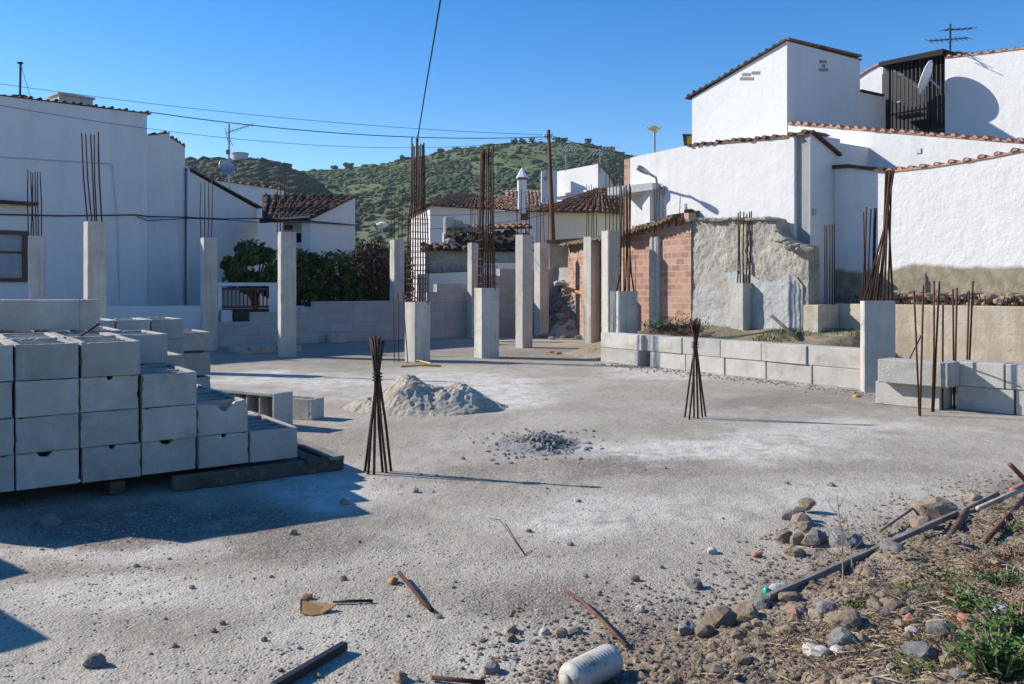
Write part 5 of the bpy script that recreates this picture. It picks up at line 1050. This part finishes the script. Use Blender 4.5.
# facet the stones: crisp broken faces
def facet(o, k=9):
    me = o.data; rn = random.Random(hash(o.name) % 1000+len(me.vertices)); ds = [V((rn.gauss(0, 1), rn.gauss(0, 1), rn.gauss(0, 1))).normalized() for _ in range(k)]
    R = max(v_.co.length for v_ in me.vertices)
    for v_ in me.vertices:
        for d in ds:
            lim = R*(.50+.1*abs(d.x)); q = v_.co.dot(d)
            if q > lim: v_.co -= d*(q-lim)*.9
    if len(me.vertices) > 100:
        for v_ in me.vertices: v_.co += v_.co.normalized()*R*(.05*nz(v_.co/R, 4)+.03*nz(v_.co/R, 11))
    return o
heap_st = [(798, 520, 'topmost small brown stone of the little stone heap'), (806, 512, 'pale flat stone at the back of the little stone heap'), (803, 524, 'dark wedge stone in the back of the little stone heap'), (791, 519, 'leftmost dark stone at the back of the little stone heap'), (805, 535, 'round pitted stone in the middle of the little stone heap'), (811, 545, 'square brown stone at the front of the little stone heap'), (817, 542, 'dark tilted stone at the front right of the little stone heap'), (785, 541, 'pale crumbling stone at the left foot of the little stone heap'), (797, 543, 'small grey stone inside the left foot of the little heap'), (835, 537, 'brown stone right of the little stone heap')]
for i, (px, py, lb) in enumerate(heap_st):
    o = facet(stone(px, py, random.uniform(.040, .062), 'stone' if i % 3 else 'stone_grey', lb, (1.2, 1, .85), 'stones of the little heap on the gravel', 2, .16)); 
    if i in (0, 1, 4): o.location.z += .035
big = [(845, 545, .11, 'stone_grey', 'large grey stone lying behind the grey plank'), (795, 555, .06, 'stone', 'flat tan stone just above the lower end of the plank'), (893, 553, .08, 'stone_grey', 'long grey slab stone beside the plank'), (936, 515, .15, 'stone', 'large tan rock beyond the upper end of the plank'), (922, 527, .10, 'stone', 'tan rock in front of the largest tan rock'), (929, 512, .075, 'stone_grey', 'dark rock left of the largest tan rock'), (975, 500, .06, 'stone', 'upright pale rock near the white stick'),
       (695, 587, .055, 'stone_grey', 'grey stone on the pale gravel left of the bottle cap'), (745, 618, .085, 'stone', 'flat faced tan rock where the earth begins'), (721, 624, .10, 'stone', 'big brown rock at the edge of the bare earth'), (687, 631, .055, 'stone_grey', 'upright grey stone left of the big brown rock'), (703, 634, .05, 'stone', 'round brown stone in front of the big brown rock'), (762, 606, .06, 'stone_grey', 'grey stone touching the low end of the plank'), (790, 600, .055, 'stone', 'brown stone just below the plank end'), (797, 613, .06, 'stone', 'dark edged stone below the plank'),
       (846, 628, .09, 'stone', 'pale yellow flat rock in the middle of the bank'), (842, 643, .07, 'stone_grey', 'grey slab just below the pale yellow rock'), (826, 612, .06, 'stone_grey', 'grey rock on the bank left of the green weed'), (919, 661, .085, 'stone_grey', 'large blue grey rock low on the bank'), (912, 634, .034, 'stone_white', 'bright white chunk on the dry grass of the bank'), (1002, 615, .05, 'stone_white', 'pale slab at the right edge among the weeds'), (965, 622, .035, 'stone_red', 'pinkish rubble lump near the leafy weeds'), (938, 633, .06, 'stone_grey', 'thin flat stone right of the white chunk'), (817, 655, .055, 'stone_white', 'pale grey lump on the lower bank'), (838, 655, .035, 'stone_white', 'small bluish white chip on the lower bank'),
       (712, 553, .035, 'stone_white', 'pale lump on the gravel left of the stone heap'), (757, 557, .03, 'stone_red', 'pinkish stone on the gravel near the stone heap'), (831, 486, .035, 'stone_grey', 'dark stone alone on the slab above the stone heap'), (787, 484, .022, 'stone_grey', 'tiny dark stone alone on the far gravel'), (415, 492, .035, 'stone_grey', 'square grey stone on the slab near the tied bars'), (345, 504, .045, 'stone', 'brown stone lump at the edge of the stack shadow'), (293, 534, .032, 'stone', 'small mossy stone below the shadow edge'), (529, 532, .022, 'stone', 'little brown stone in the middle of the gravel'), (579, 502, .022, 'stone', 'little tan stone right of the gravel patch'), (570, 545, .022, 'stone_grey', 'little dark stone on the middle gravel'), (634, 580, .030, 'stone', 'brown pebble right of the rusty rod'), (393, 583, .034, 'leafbrown', 'yellow brown stone at the top end of the short rod'), (344, 580, .022, 'stone', 'brown crumb between the stick and the short rod'), (307, 599, .030, 'stone_red', 'orange brick crumb above the torn brown card'), (95, 665, .05, 'stone_grey', 'dark flat stone near the bottom left'), (50, 524, .085, 'stone_grey', 'rounded dark boulder in the shade before the stack'), (640, 611, .030, 'stone_white', 'pale round stone under the rusty rod'), (512, 632, .030, 'stone', 'brown stone left of the small stone cluster'), (575, 633, .034, 'stone_grey', 'grey stone in the small cluster left of the white can'), (560, 636, .036, 'stone', 'tan stone in the small cluster left of the white can'), (492, 672, .045, 'stone_grey', 'angular grey stone near the bottom edge'), (511, 640, .030, 'stone', 'stone half sunk in the pale gravel, bottom centre'), (606, 648, .040, 'stone', 'tan stone touching the end of the white can'), (544, 634, .028, 'stone_white', 'bluish pale chip in the small cluster'), (400, 680, .035, 'stone', 'brown stone cut near the bottom edge'), (888, 600, .06, 'stone', 'brown clod on the bank above the dry grass'), (870, 580, .05, 'stone', 'clod beneath the middle of the plank')]
for (px, py, r, m, lb) in big:
    facet(stone(px, py, r*(.74 if r > .05 else .85), m, lb, (1.25, 1, .68) if r > .05 else (1.1, 1, .8), sub=3 if r > .05 else 2))
# fist sized stones over the bank
n = 0
while n < 190:
    px, py = random.uniform(640, 1020), random.uniform(560, 683); g = Gz(px, py)
    if g is None or bankd(g.x, g.y) < .05: continue
    r = random.choice([.011, .014, .018, .022, .028, .034]); m = random.choice(['stone', 'stone', 'stone', 'stone', 'stone_grey', 'stone_red' if random.random() < .25 else 'stone'])
    o = facet(stone(px, py, r, m, 'small loose stone strewn over the bare earth bank at lower right', (1.2, 1, .75), 'small stones over the earth bank', 1, .22)); n += 1
n = 0
while n < 60:
    px = random.uniform(10, 900); py = 455+ (684-455)*random.random()**.8; g = Gz(px, py)
    if bankd(g.x, g.y) > -.1 or (px < 345 and py < 530): continue
    facet(stone(px, py, random.choice([.007, .009, .012, .016]), random.choice(['stone', 'stone_grey', 'stone_grey']), 'pebble lying loose on the pale gravel of the slab', (1.2, 1, .8), 'pebbles on the slab', 1, .2)); n += 1
# gravel and crumbs nobody could count
def gravel(name, label, m, count, fn, rs):
    mb = MB()
    for _ in range(count):
        g, k = fn()
        if g is None: continue
        r = random.uniform(*rs)*k; mb.ico(g+UP*r*.2, r, .25, 0, (1.2, 1, .7), rot=random.uniform(0, 6.28))
    tag(mb.build(name, M[m]), label, 'gravel', kind='stuff')
def on_bank():
    for _ in range(9):
        y = random.uniform(2.55, 6.5); x = random.uniform(-.2, .66*y); bd = bankd(x, y)
        if bd > random.uniform(-.5, .3): return V((x, y, gz(x, y))), 1
    return None, 1
def on_slab():
    y = 2.8*(8.5/2.8)**random.random(); x = random.uniform(-.63, .63)*y
    if nz((x, y, 2), 1.1) < random.uniform(-.6, .35) or bankd(x, y) > .1: return None, 1
    return V((x, y, gz(x, y))), 1
gravel('gravel', 'earthy crumbs and small gravel covering the bare bank', 'stone', 6500, on_bank, (.004, .012))
gravel('gravel', 'grey chips covering the bare bank', 'stone_grey', 600, on_bank, (.004, .013))
gravel('gravel', 'fine pale chippings over the slab', 'grit', 8000, on_slab, (.0025, .0065))
gravel('gravel', 'fine brown chippings over the slab', 'stone', 900, on_slab, (.0025, .006))
# rubble in the dark far corner and at the foot of the kerb
def corner():
    x = random.gauss(1.9, .55); y = random.gauss(25.6, .8); return V((x, y, gz(x, y))), 1
gravel('rubble', 'heaped rubble in the dark far corner before the brick wall', 'stone_grey', 800, corner, (.05, .14))
def kerb():
    t_ = random.uniform(.3, 6.5); p = L0+AL*t_-NL*abs(random.gauss(0, .28)); return V((p.x, p.y, gz(p.x, p.y))), 1
gravel('gravel', 'pale crumbs along the foot of the low kerb wall', 'gravelheap', 700, kerb, (.006, .022))
for (px, py, Y, sz, m, lb) in ((572, 290, 25.0, .2, 'greyplaster', 'pale broken slab on the far corner rubble'), (560, 284, 25.3, .17, 'greyplaster', 'upper pale lump on the far corner rubble'), (578, 309, 24.6, .16, 'stone_grey', 'blue grey lump on the far corner rubble'), (563, 322, 24.4, .2, 'stone_grey', 'dark lump low on the far corner rubble')):
    p = at(px, py, Y); o = facet(MB().ico((0, 0, 0), sz, .2, 2, (1.4, 1, .6)).build('rubble_lump', M[m])); o.location = V((p.x, p.y, max(p.z, gz(p.x, p.y)))); tag(o, lb, 'rubble', 'lumps on the far corner rubble')
a, b_ = at(564, 287.5, 24.4), at(585, 294.5, 23.6); tag(MB().tube([a, b_], .055, 8).build('yellow_pole', M['orange'], origin=a), 'yellow orange pole leaning on the far corner rubble', 'pole')
a, b_ = G(401, 367.5), G(441, 367); tag(MB().tube([a+UP*.02, (a+b_)/2+UP*.035, b_+UP*.02], .018, 7).build('orange_tube', M['orange'], origin=a), 'thin orange tube lying at the foot of the tallest cage stump', 'tube')
a, b_ = G(417, 363), G(431, 365); tag(MB().tube([a+UP*.05, b_+UP*.03], .012, 7).build('yellow_strip', M['yellow'], origin=a), 'short yellow strip above the orange tube at the stump foot', 'strip')
for k, (px, py) in enumerate(((551, 353), (558, 354), (583, 352), (588, 349))): stone(px, py, .07, 'stone_red' if k != 3 else 'stone_grey', ['left brick crumb on the floor between the two sunlit columns', 'brick crumb second on the floor between the two sunlit columns', 'brick crumb at the foot of the slender sunlit column', 'dark lump at the foot of the slender sunlit column'][k], (1.3, 1, .5), 'brick crumbs on the far floor')

# timber, pipes and rods of the foreground
def rod(p, name, m, r, label, cat, n=8, **k):
    o = MB().tube(p, r, n).build(name, M[m], smooth=True, origin=p[0]); return tag(o, label, cat)
a, b_ = Gz(768, 602)+UP*.02, Gz(957, 518)+UP*.03
d = (b_-a).normalized(); s = d.cross(UP).normalized(); w = MB(); N_ = 26; vs = []
for k in range(N_+1):
    q = a.lerp(b_, k/N_); 
    for i, j in ((-1, -1), (1, -1), (1, 1), (-1, 1)): vs.append(q+s*i*(.0135+.002*nz(q, 9))+s.cross(d)*j*(.015+.003*nz(q+V((3, 0, 0)), 7)))
w.add(vs, [(4*k+i, 4*k+(i+1) % 4, 4*k+4+(i+1) % 4, 4*k+4+i) for k in range(N_) for i in range(4)]+[(3, 2, 1, 0), (4*N_, 4*N_+1, 4*N_+2, 4*N_+3)])
tag(w.build('plank', M['wood'], bevel=.003, origin=a), 'long weathered grey plank lying along the edge of the earth bank', 'plank')
p = Gz(931, 572); rod([p-UP*.02, p.lerp(b_+V((.02, -.05, .03)), .5), b_+V((.03, -.05, .02))], 'pipe', 'rust_pipe', .022, 'short rusty pipe propping the upper end of the grey plank', 'pipe')
p0, p1 = Gz(1030, 492)+UP*.05, at(1010, 464.5, Gz(1030, 492).y-.1); rod([p0, p1], 'pipe', 'rust_pipe', .017, 'dark rusty pipe sticking up at the right edge above the bank', 'pipe')
rod([Gz(985, 545)+UP*.02, Gz(1028, 508)+UP*.09], 'pipe', 'rust_pipe', .016, 'thin rusty pipe half buried in the bank at the right edge', 'pipe')
rod([Gz(978, 515)+UP*.04, Gz(1032, 494)+UP*.06], 'stick', 'wood_pale', .016, 'pale bleached stick above the bank at the right edge', 'stick')
rod([Gz(965, 512)+UP*.02, Gz(998, 497)+UP*.02], 'stick', 'wood', .014, 'dark stick lying left of the pale bleached stick', 'stick')
rod([Gz(1012, 498)+UP*.05, Gz(1030, 494)+UP*.07], 'brick_shard', 'stone_red', .022, 'red brown shard at the right edge above the pale stick', 'shard', 5)
rod([Gz(880, 536)+UP*.03, Gz(925, 508)+UP*.05], 'stick', 'wood', .009, 'thin branch on the stones beyond the plank', 'stick', 6)
q = [Gz(565, 597)+UP*.03, Gz(581, 607)+UP*.03, Gz(603, 626)+UP*.02, Gz(627, 649)+UP*.01]; rod(q, 'rebar', 'rust_pipe', .0085, 'bent rusty rod lying beyond the white can', 'rebar')
q = [Gz(399, 579)+UP*.03, Gz(414, 594)+UP*.02, Gz(424, 606)+UP*.012, Gz(432, 613)+UP*.012]; rod(q, 'rebar', 'rust', .0095, 'short rusty rod lying on the gravel near the card', 'rebar')
rod([Gz(333, 604)+UP*.012, Gz(373, 603)+UP*.01], 'stick', 'darkmetal', .0075, 'thin dark stick lying right of the torn brown card', 'stick', 6)
rod([Gz(432, 681)+UP*.012, Gz(485, 686)+UP*.012], 'rebar', 'rust', .0085, 'rusty rod cut by the bottom edge of the photo', 'rebar')
rod([Gz(490, 520)+UP*.008, Gz(500, 523)+UP*.02, Gz(525, 556)+UP*.004, Gz(531, 551)+UP*.006], 'wire', 'rust', .002, 'thin curl of wire on the middle gravel', 'wire', 5)
a, b_ = Gz(272, 694)+UP*.02, Gz(345, 651)+UP*.022; d = (b_-a).normalized(); s = d.cross(UP); tag(MB().obox((a+b_)/2, (b_-a).length, .032, .030, d, s, s.cross(d)).build('angle_bar', M['darkmetal'], bevel=.003, origin=a), 'dark square bar lying at the bottom edge left of centre', 'bar')
mb = MB(); c = Gz(316, 612); vs = [c+V(p) for p in ((-.075, .03, .045), (-.06, -.035, .012), (-.01, -.05, .004), (.03, -.035, .006), (.07, .0, .018), (.085, .015, .026), (.02, .035, .02), (-.04, .05, .03))]; vs2 = [p-UP*.004 for p in vs]; n = 8
mb.add(vs+vs2, [tuple(range(n)), tuple(range(2*n-1, n-1, -1))]+[(i, (i+1) % n, n+(i+1) % n, n+i) for i in range(n)]); tag(mb.build('torn_card', M['leafbrown'], origin=c), 'curled torn piece of brown card lying on the gravel', 'card')
# white ribbed can
a, b_ = Gz(577, 693), Gz(611, 675); r = .056; a = a+UP*(r+.0); b_ = b_+UP*(r+.0); d = (b_-a).normalized(); L_ = (b_-a).length+.07; pr = [(.012, -.004), (.03, 0), (.047, .008), (.054, .02)]
k = .028
while k < L_-.05: pr += [(.056, k), (.0525, k+.005), (.056, k+.010)]; k += .015
pr += [(.056, L_-.03), (.050, L_-.012), (.034, L_), (.01, L_+.004)]
t = thing('plastic_bottle', 'ribbed dirty white plastic bottle lying at the bottom edge', 'bottle', flat(a, 0)); st = a-d*.05; MB().lathe(st, pr, 28, d).build('body', M['whiteplastic'], t, smooth=True)
p = st-d*.004; MB().lathe(p-d*.010+UP*.004, [(.020, 0), (.023, .004), (.023, .012)], 16, d).build('cap', M['whiteplastic'], t, smooth=True)
# green capped clear bottle end by the plank
g = Gz(764, 596)+UP*.02; t = thing('small_bottle', 'small clear bottle with bright green cap at the plank low end', 'bottle', flat(g, g.z-.02)); d = V((.9, .3, 0)).normalized(); MB().lathe(g, [(.016, 0), (.018, .004), (.018, .02), (.015, .024)], 14, d).build('cap', M['greenglass'], t, smooth=True)
MB().lathe(g+d*.025, [(.012, 0), (.03, .03), (.03, .08), (.026, .09)], 14, d).build('body', M['greyplaster'], t, smooth=True)

# weeds
def weed(px, py, r, h, n, m, label, ls=.022):
    g = Gz(px, py); t = thing('weed', label, 'plant', g, 'weeds on the earth bank'); st_ = MB(); mb = MB()
    for k in range(max(4, n//14)):
        a = random.uniform(0, 6.28); q = random.random()**.6*r; top = g+V((math.cos(a)*q, math.sin(a)*q*.8, h*random.uniform(.35, 1))); root = g+V((math.cos(a)*q*.25, math.sin(a)*q*.2, -.01)); root.z = g.z-.02; mid = root.lerp(top, .5)+UP*h*.12; st_.tube([root, mid, top], .0028, 5)
        for j in range(14):
            f = random.random(); p = (root.lerp(mid, f*2) if f < .5 else mid.lerp(top, f*2-1))+V((random.gauss(0, .008), random.gauss(0, .008), 0)); aa = random.uniform(0, 6.28); d = V((math.cos(aa), math.sin(aa), random.uniform(-.15, .6))).normalized(); s = d.cross(UP).normalized(); L = ls*random.uniform(.7, 1.6)
            mb.add([p, p+d*L*.5+s*L*.28+UP*.003, p+d*L-UP*L*.15, p+d*L*.5-s*L*.28+UP*.003], [(0, 1, 2), (0, 2, 3)])
    st_.build('stems', M['dry'], t); mb.build('leaves', M[m], t)
for (px, py, r, h, n, m, lb, ls) in ((860, 608, .06, .045, 120, 'greenlight', 'small bright green weed on the middle of the bank', .022), (1000, 672, .19, .15, 520, 'greenlight', 'large leafy green weed in the bottom right corner', .030), (1018, 640, .15, .13, 360, 'greenlight', 'leafy green weed at the right edge above the largest one', .030), (975, 612, .12, .09, 240, 'greenlight', 'dark green drooping weed left of the pale slab', .030), (985, 660, .10, .06, 200, 'greenlight', 'green weed between the big grey rock and the largest weed', .026),
                                      (1010, 585, .16, .06, 340, 'greenlight', 'spreading green weed high on the bank at the right edge', .02), (985, 570, .14, .05, 280, 'redweed', 'reddish creeping weed on the upper bank', .016), (945, 578, .15, .05, 320, 'greenlight', 'low green weed beside the foot of the rusty prop pipe', .016), (1015, 560, .14, .06, 260, 'redweed', 'reddish weed at the right edge below the thin pipe', .018), (1005, 530, .13, .05, 240, 'greenlight', 'green weed patch under the thin half buried pipe', .02), (993, 510, .09, .03, 120, 'greenlight', 'small green tuft beside the pale bleached stick', .018), (965, 596, .14, .04, 260, 'redweed', 'low reddish weed above the drooping green one', .016), (905, 585, .10, .03, 170, 'greenlight', 'tiny leaved weed right of the shadowed hollow under the plank', .014), (1016, 610, .10, .05, 180, 'redweed', 'reddish tuft behind the pale slab at the right edge', .018)):
    weed(px, py, r, h, n, m, lb, ls)
# twiggy dead stalks by the plank
for px, py, lb in ((843, 583, 'tall thin dead stalk standing in front of the plank'), (852, 572, 'shorter dead stalk right of the tall one by the plank')):
    g = Gz(px, py); mb = MB(); hh = .40 if px < 850 else .25; top = g+V((-.02, .02, hh)); mb.tube([g, g.lerp(top, .5)+V((.01, 0, 0)), top], [.004, .003, .0015], 5)
    for k in range(6): q = g.lerp(top, .35+.1*k); mb.tube([q, q+V((random.uniform(-.08, .08), random.uniform(-.05, .05), .08))], [.002, .001], 4)
    tag(mb.build('dead_stalk', M['dry'], origin=g), lb, 'plant')
mb = MB()
for k in range(26000):
    y = random.uniform(2.7, 7.2); x = random.uniform(.45, .66)*y; bd = bankd(x, y)
    if bd < .5 or nz((x, y, 15), 1.9) < random.uniform(-.02, .45): continue
    p = V((x, y, gz(x, y)+random.uniform(.0, .03))); a = random.uniform(0, 6.28); l = random.uniform(.010, .024); d = V((math.cos(a), math.sin(a), random.uniform(-.1, .6))).normalized()*l; s = d.cross(UP).normalized()*l*.3; mb.add([p, p+d*.5+s, p+d, p+d*.5-s], [(0, 1, 2), (0, 2, 3)])
tag(mb.build('ground_cover', mat('creeping_ground_cover', (.10, .155, .04), .7, [((.06, .10, .025), 2.5, .4, .6), ((.28, .16, .07), 1.6, .52, .62)])), 'creeping green and reddish ground cover on the upper bank', 'ground cover', kind='stuff')
mb = MB()
for k in range(22000):
    y = random.uniform(2.6, 6.8); x = random.uniform(.2, .68)*y; bd = bankd(x, y)
    if bd < .35 or nz((x, y, 12), 1.5) < random.uniform(-.25, .5): continue
    p = V((x, y, gz(x, y))); a = random.uniform(0, 6.28); l = random.uniform(.04, .13); d = V((math.cos(a), math.sin(a), random.uniform(.05, .5))).normalized()*l; s = V((-math.sin(a), math.cos(a), 0))*.0021; mb.add([p-s, p+s, p+d*.6+s*.8+UP*.004, p+d], [(0, 1, 2, 3)])
tag(mb.build('dry_grass', M['dry']), 'matted dry grass straw on the earth bank', 'grass', kind='stuff')
mb = MB()
for k in range(5000):
    t_ = random.uniform(2.2, 4.6); d_ = random.uniform(.5, 2.8); p = L0+AL*t_+NL*d_
    if bed(p.x, p.y) < .1 or nz((p.x, p.y, 3), .9) < random.uniform(-.15, .5): continue
    p.z = gz(p.x, p.y); a = random.uniform(0, 6.28); l = random.uniform(.03, .09); d = V((math.cos(a)*.5, math.sin(a)*.5, 1)).normalized()*l; s = V((-math.sin(a), math.cos(a), 0))*.008; mb.add([p-s, p+s, p+d], [(0, 1, 2)])
tag(mb.build('grass', mat('bed_grass', (.06, .085, .022), .8, [((.15, .15, .05), 2.5, .45, .7), ((.035, .05, .018), 6, .5, .7)])), 'short green grass on the raised bed behind the kerb', 'grass', kind='stuff')
for (px, Y, r, lb) in ((668, 16.9, .45, 'dark earth mound with twigs behind the kerb near the brick wall'),):
    c = gp(px, Y); o = heap(MB(), c, .75, .6, .25, 40, 4, None, .3).build('earth_mound', mat('dark_earth', (.12, .085, .06), 1, [((.07, .05, .035), 6, .4, .7)], bump=.03, bscale=15), smooth=True, origin=flat(c)); tag(o, lb, 'mound')
for (px, py, Y, lb) in ((660, 325, 16.8, 'green weed on the dark mound behind the kerb'), (684, 330, 16.4, 'brown weed clump behind the kerb in front of the brick wall')):
    g = gp(px, Y); g.z = gz(g.x, g.y)+.15; t = thing('weed', lb, 'plant', g, 'weeds behind the kerb'); mb = MB()
    for k in range(260): p = g+V((random.gauss(0, .22), random.gauss(0, .15), abs(random.gauss(0, .1)))); d = V((random.gauss(0, 1), random.gauss(0, 1), random.gauss(.6, .5))).normalized()*.07; s = d.orthogonal().normalized()*.014; mb.add([p-s, p+s, p+d], [(0, 1, 2)])
    mb.build('leaves', M['greenlight'] if 'green weed' in lb else M['drybush'], t)
a, b_ = at(772, 316, 15.3), at(803, 343, 14.5); tag(MB().tube([a, b_], .03, 7).build('stick', M['wood_wet'], smooth=True, origin=b_), 'dark stick leaning on the rubble wall behind the kerb', 'stick')

# ------------------------------------------------------------------ camera, light, sky
cam = bpy.data.cameras.new('camera'); co = bpy.data.objects.new('camera', cam); C.objects.link(co); bpy.context.scene.camera = co
co.location = (0, 0, EYE); co.rotation_euler = (math.radians(90), 0, 0); cam.sensor_width = 36; cam.lens = F/1024*36; cam.shift_y = -(342-HZ)/1024; cam.clip_end = 6000; cam.clip_start = .05
EL, AZ = math.radians(31), math.atan2(-.957, .288)        # AZ measured from +Y toward +X
sd = V((math.sin(AZ)*math.cos(EL), math.cos(AZ)*math.cos(EL), math.sin(EL)))
sl_ = bpy.data.lights.new('sun', 'SUN'); sl_.energy = 4.4; sl_.angle = math.radians(.53); sl_.color = (1, .925, .82); so = bpy.data.objects.new('sun', sl_); C.objects.link(so); so.rotation_euler = (-sd).to_track_quat('-Z', 'Y').to_euler()
w = bpy.data.worlds.new('World'); bpy.context.scene.world = w; w.use_nodes = True; nt = w.node_tree; bg = nt.nodes['Background']; sk = nt.nodes.new('ShaderNodeTexSky'); sk.sky_type = 'NISHITA'; sk.sun_disc = False; sk.sun_elevation = EL; sk.sun_rotation = AZ % (2*math.pi)
sk.altitude = 300; sk.air_density = 1.0; sk.dust_density = .1; sk.ozone_density = 2.5
hs = nt.nodes.new('ShaderNodeHueSaturation'); hs.inputs['Saturation'].default_value = 1.42; hs.inputs['Hue'].default_value = .508; nt.links.new(sk.outputs[0], hs.inputs['Color']); nt.links.new(hs.outputs[0], bg.inputs[0]); bg.inputs[1].default_value = .116
hz = MB().obox((0, 0, 48.5), 6100, 6100, 100).build('haze', bpy.data.materials.new('thin_haze')); tag(hz, 'thin summer haze over the village and hills', 'haze', kind='stuff'); hm_ = hz.data.materials[0]; hm_.use_nodes = True; hm_.node_tree.nodes.remove(hm_.node_tree.nodes['Principled BSDF'])
pv_ = hm_.node_tree.nodes.new('ShaderNodeVolumePrincipled'); pv_.inputs['Color'].default_value = (.86, .91, 1, 1); pv_.inputs['Density'].default_value = .00014; pv_.inputs['Anisotropy'].default_value = .2; hm_.node_tree.links.new(pv_.outputs[0], hm_.node_tree.nodes['Material Output'].inputs['Volume'])
sc = bpy.context.scene; sc.view_settings.view_transform = 'Standard'; sc.view_settings.look = 'None'; sc.view_settings.exposure = .62; sc.view_settings.gamma = 1
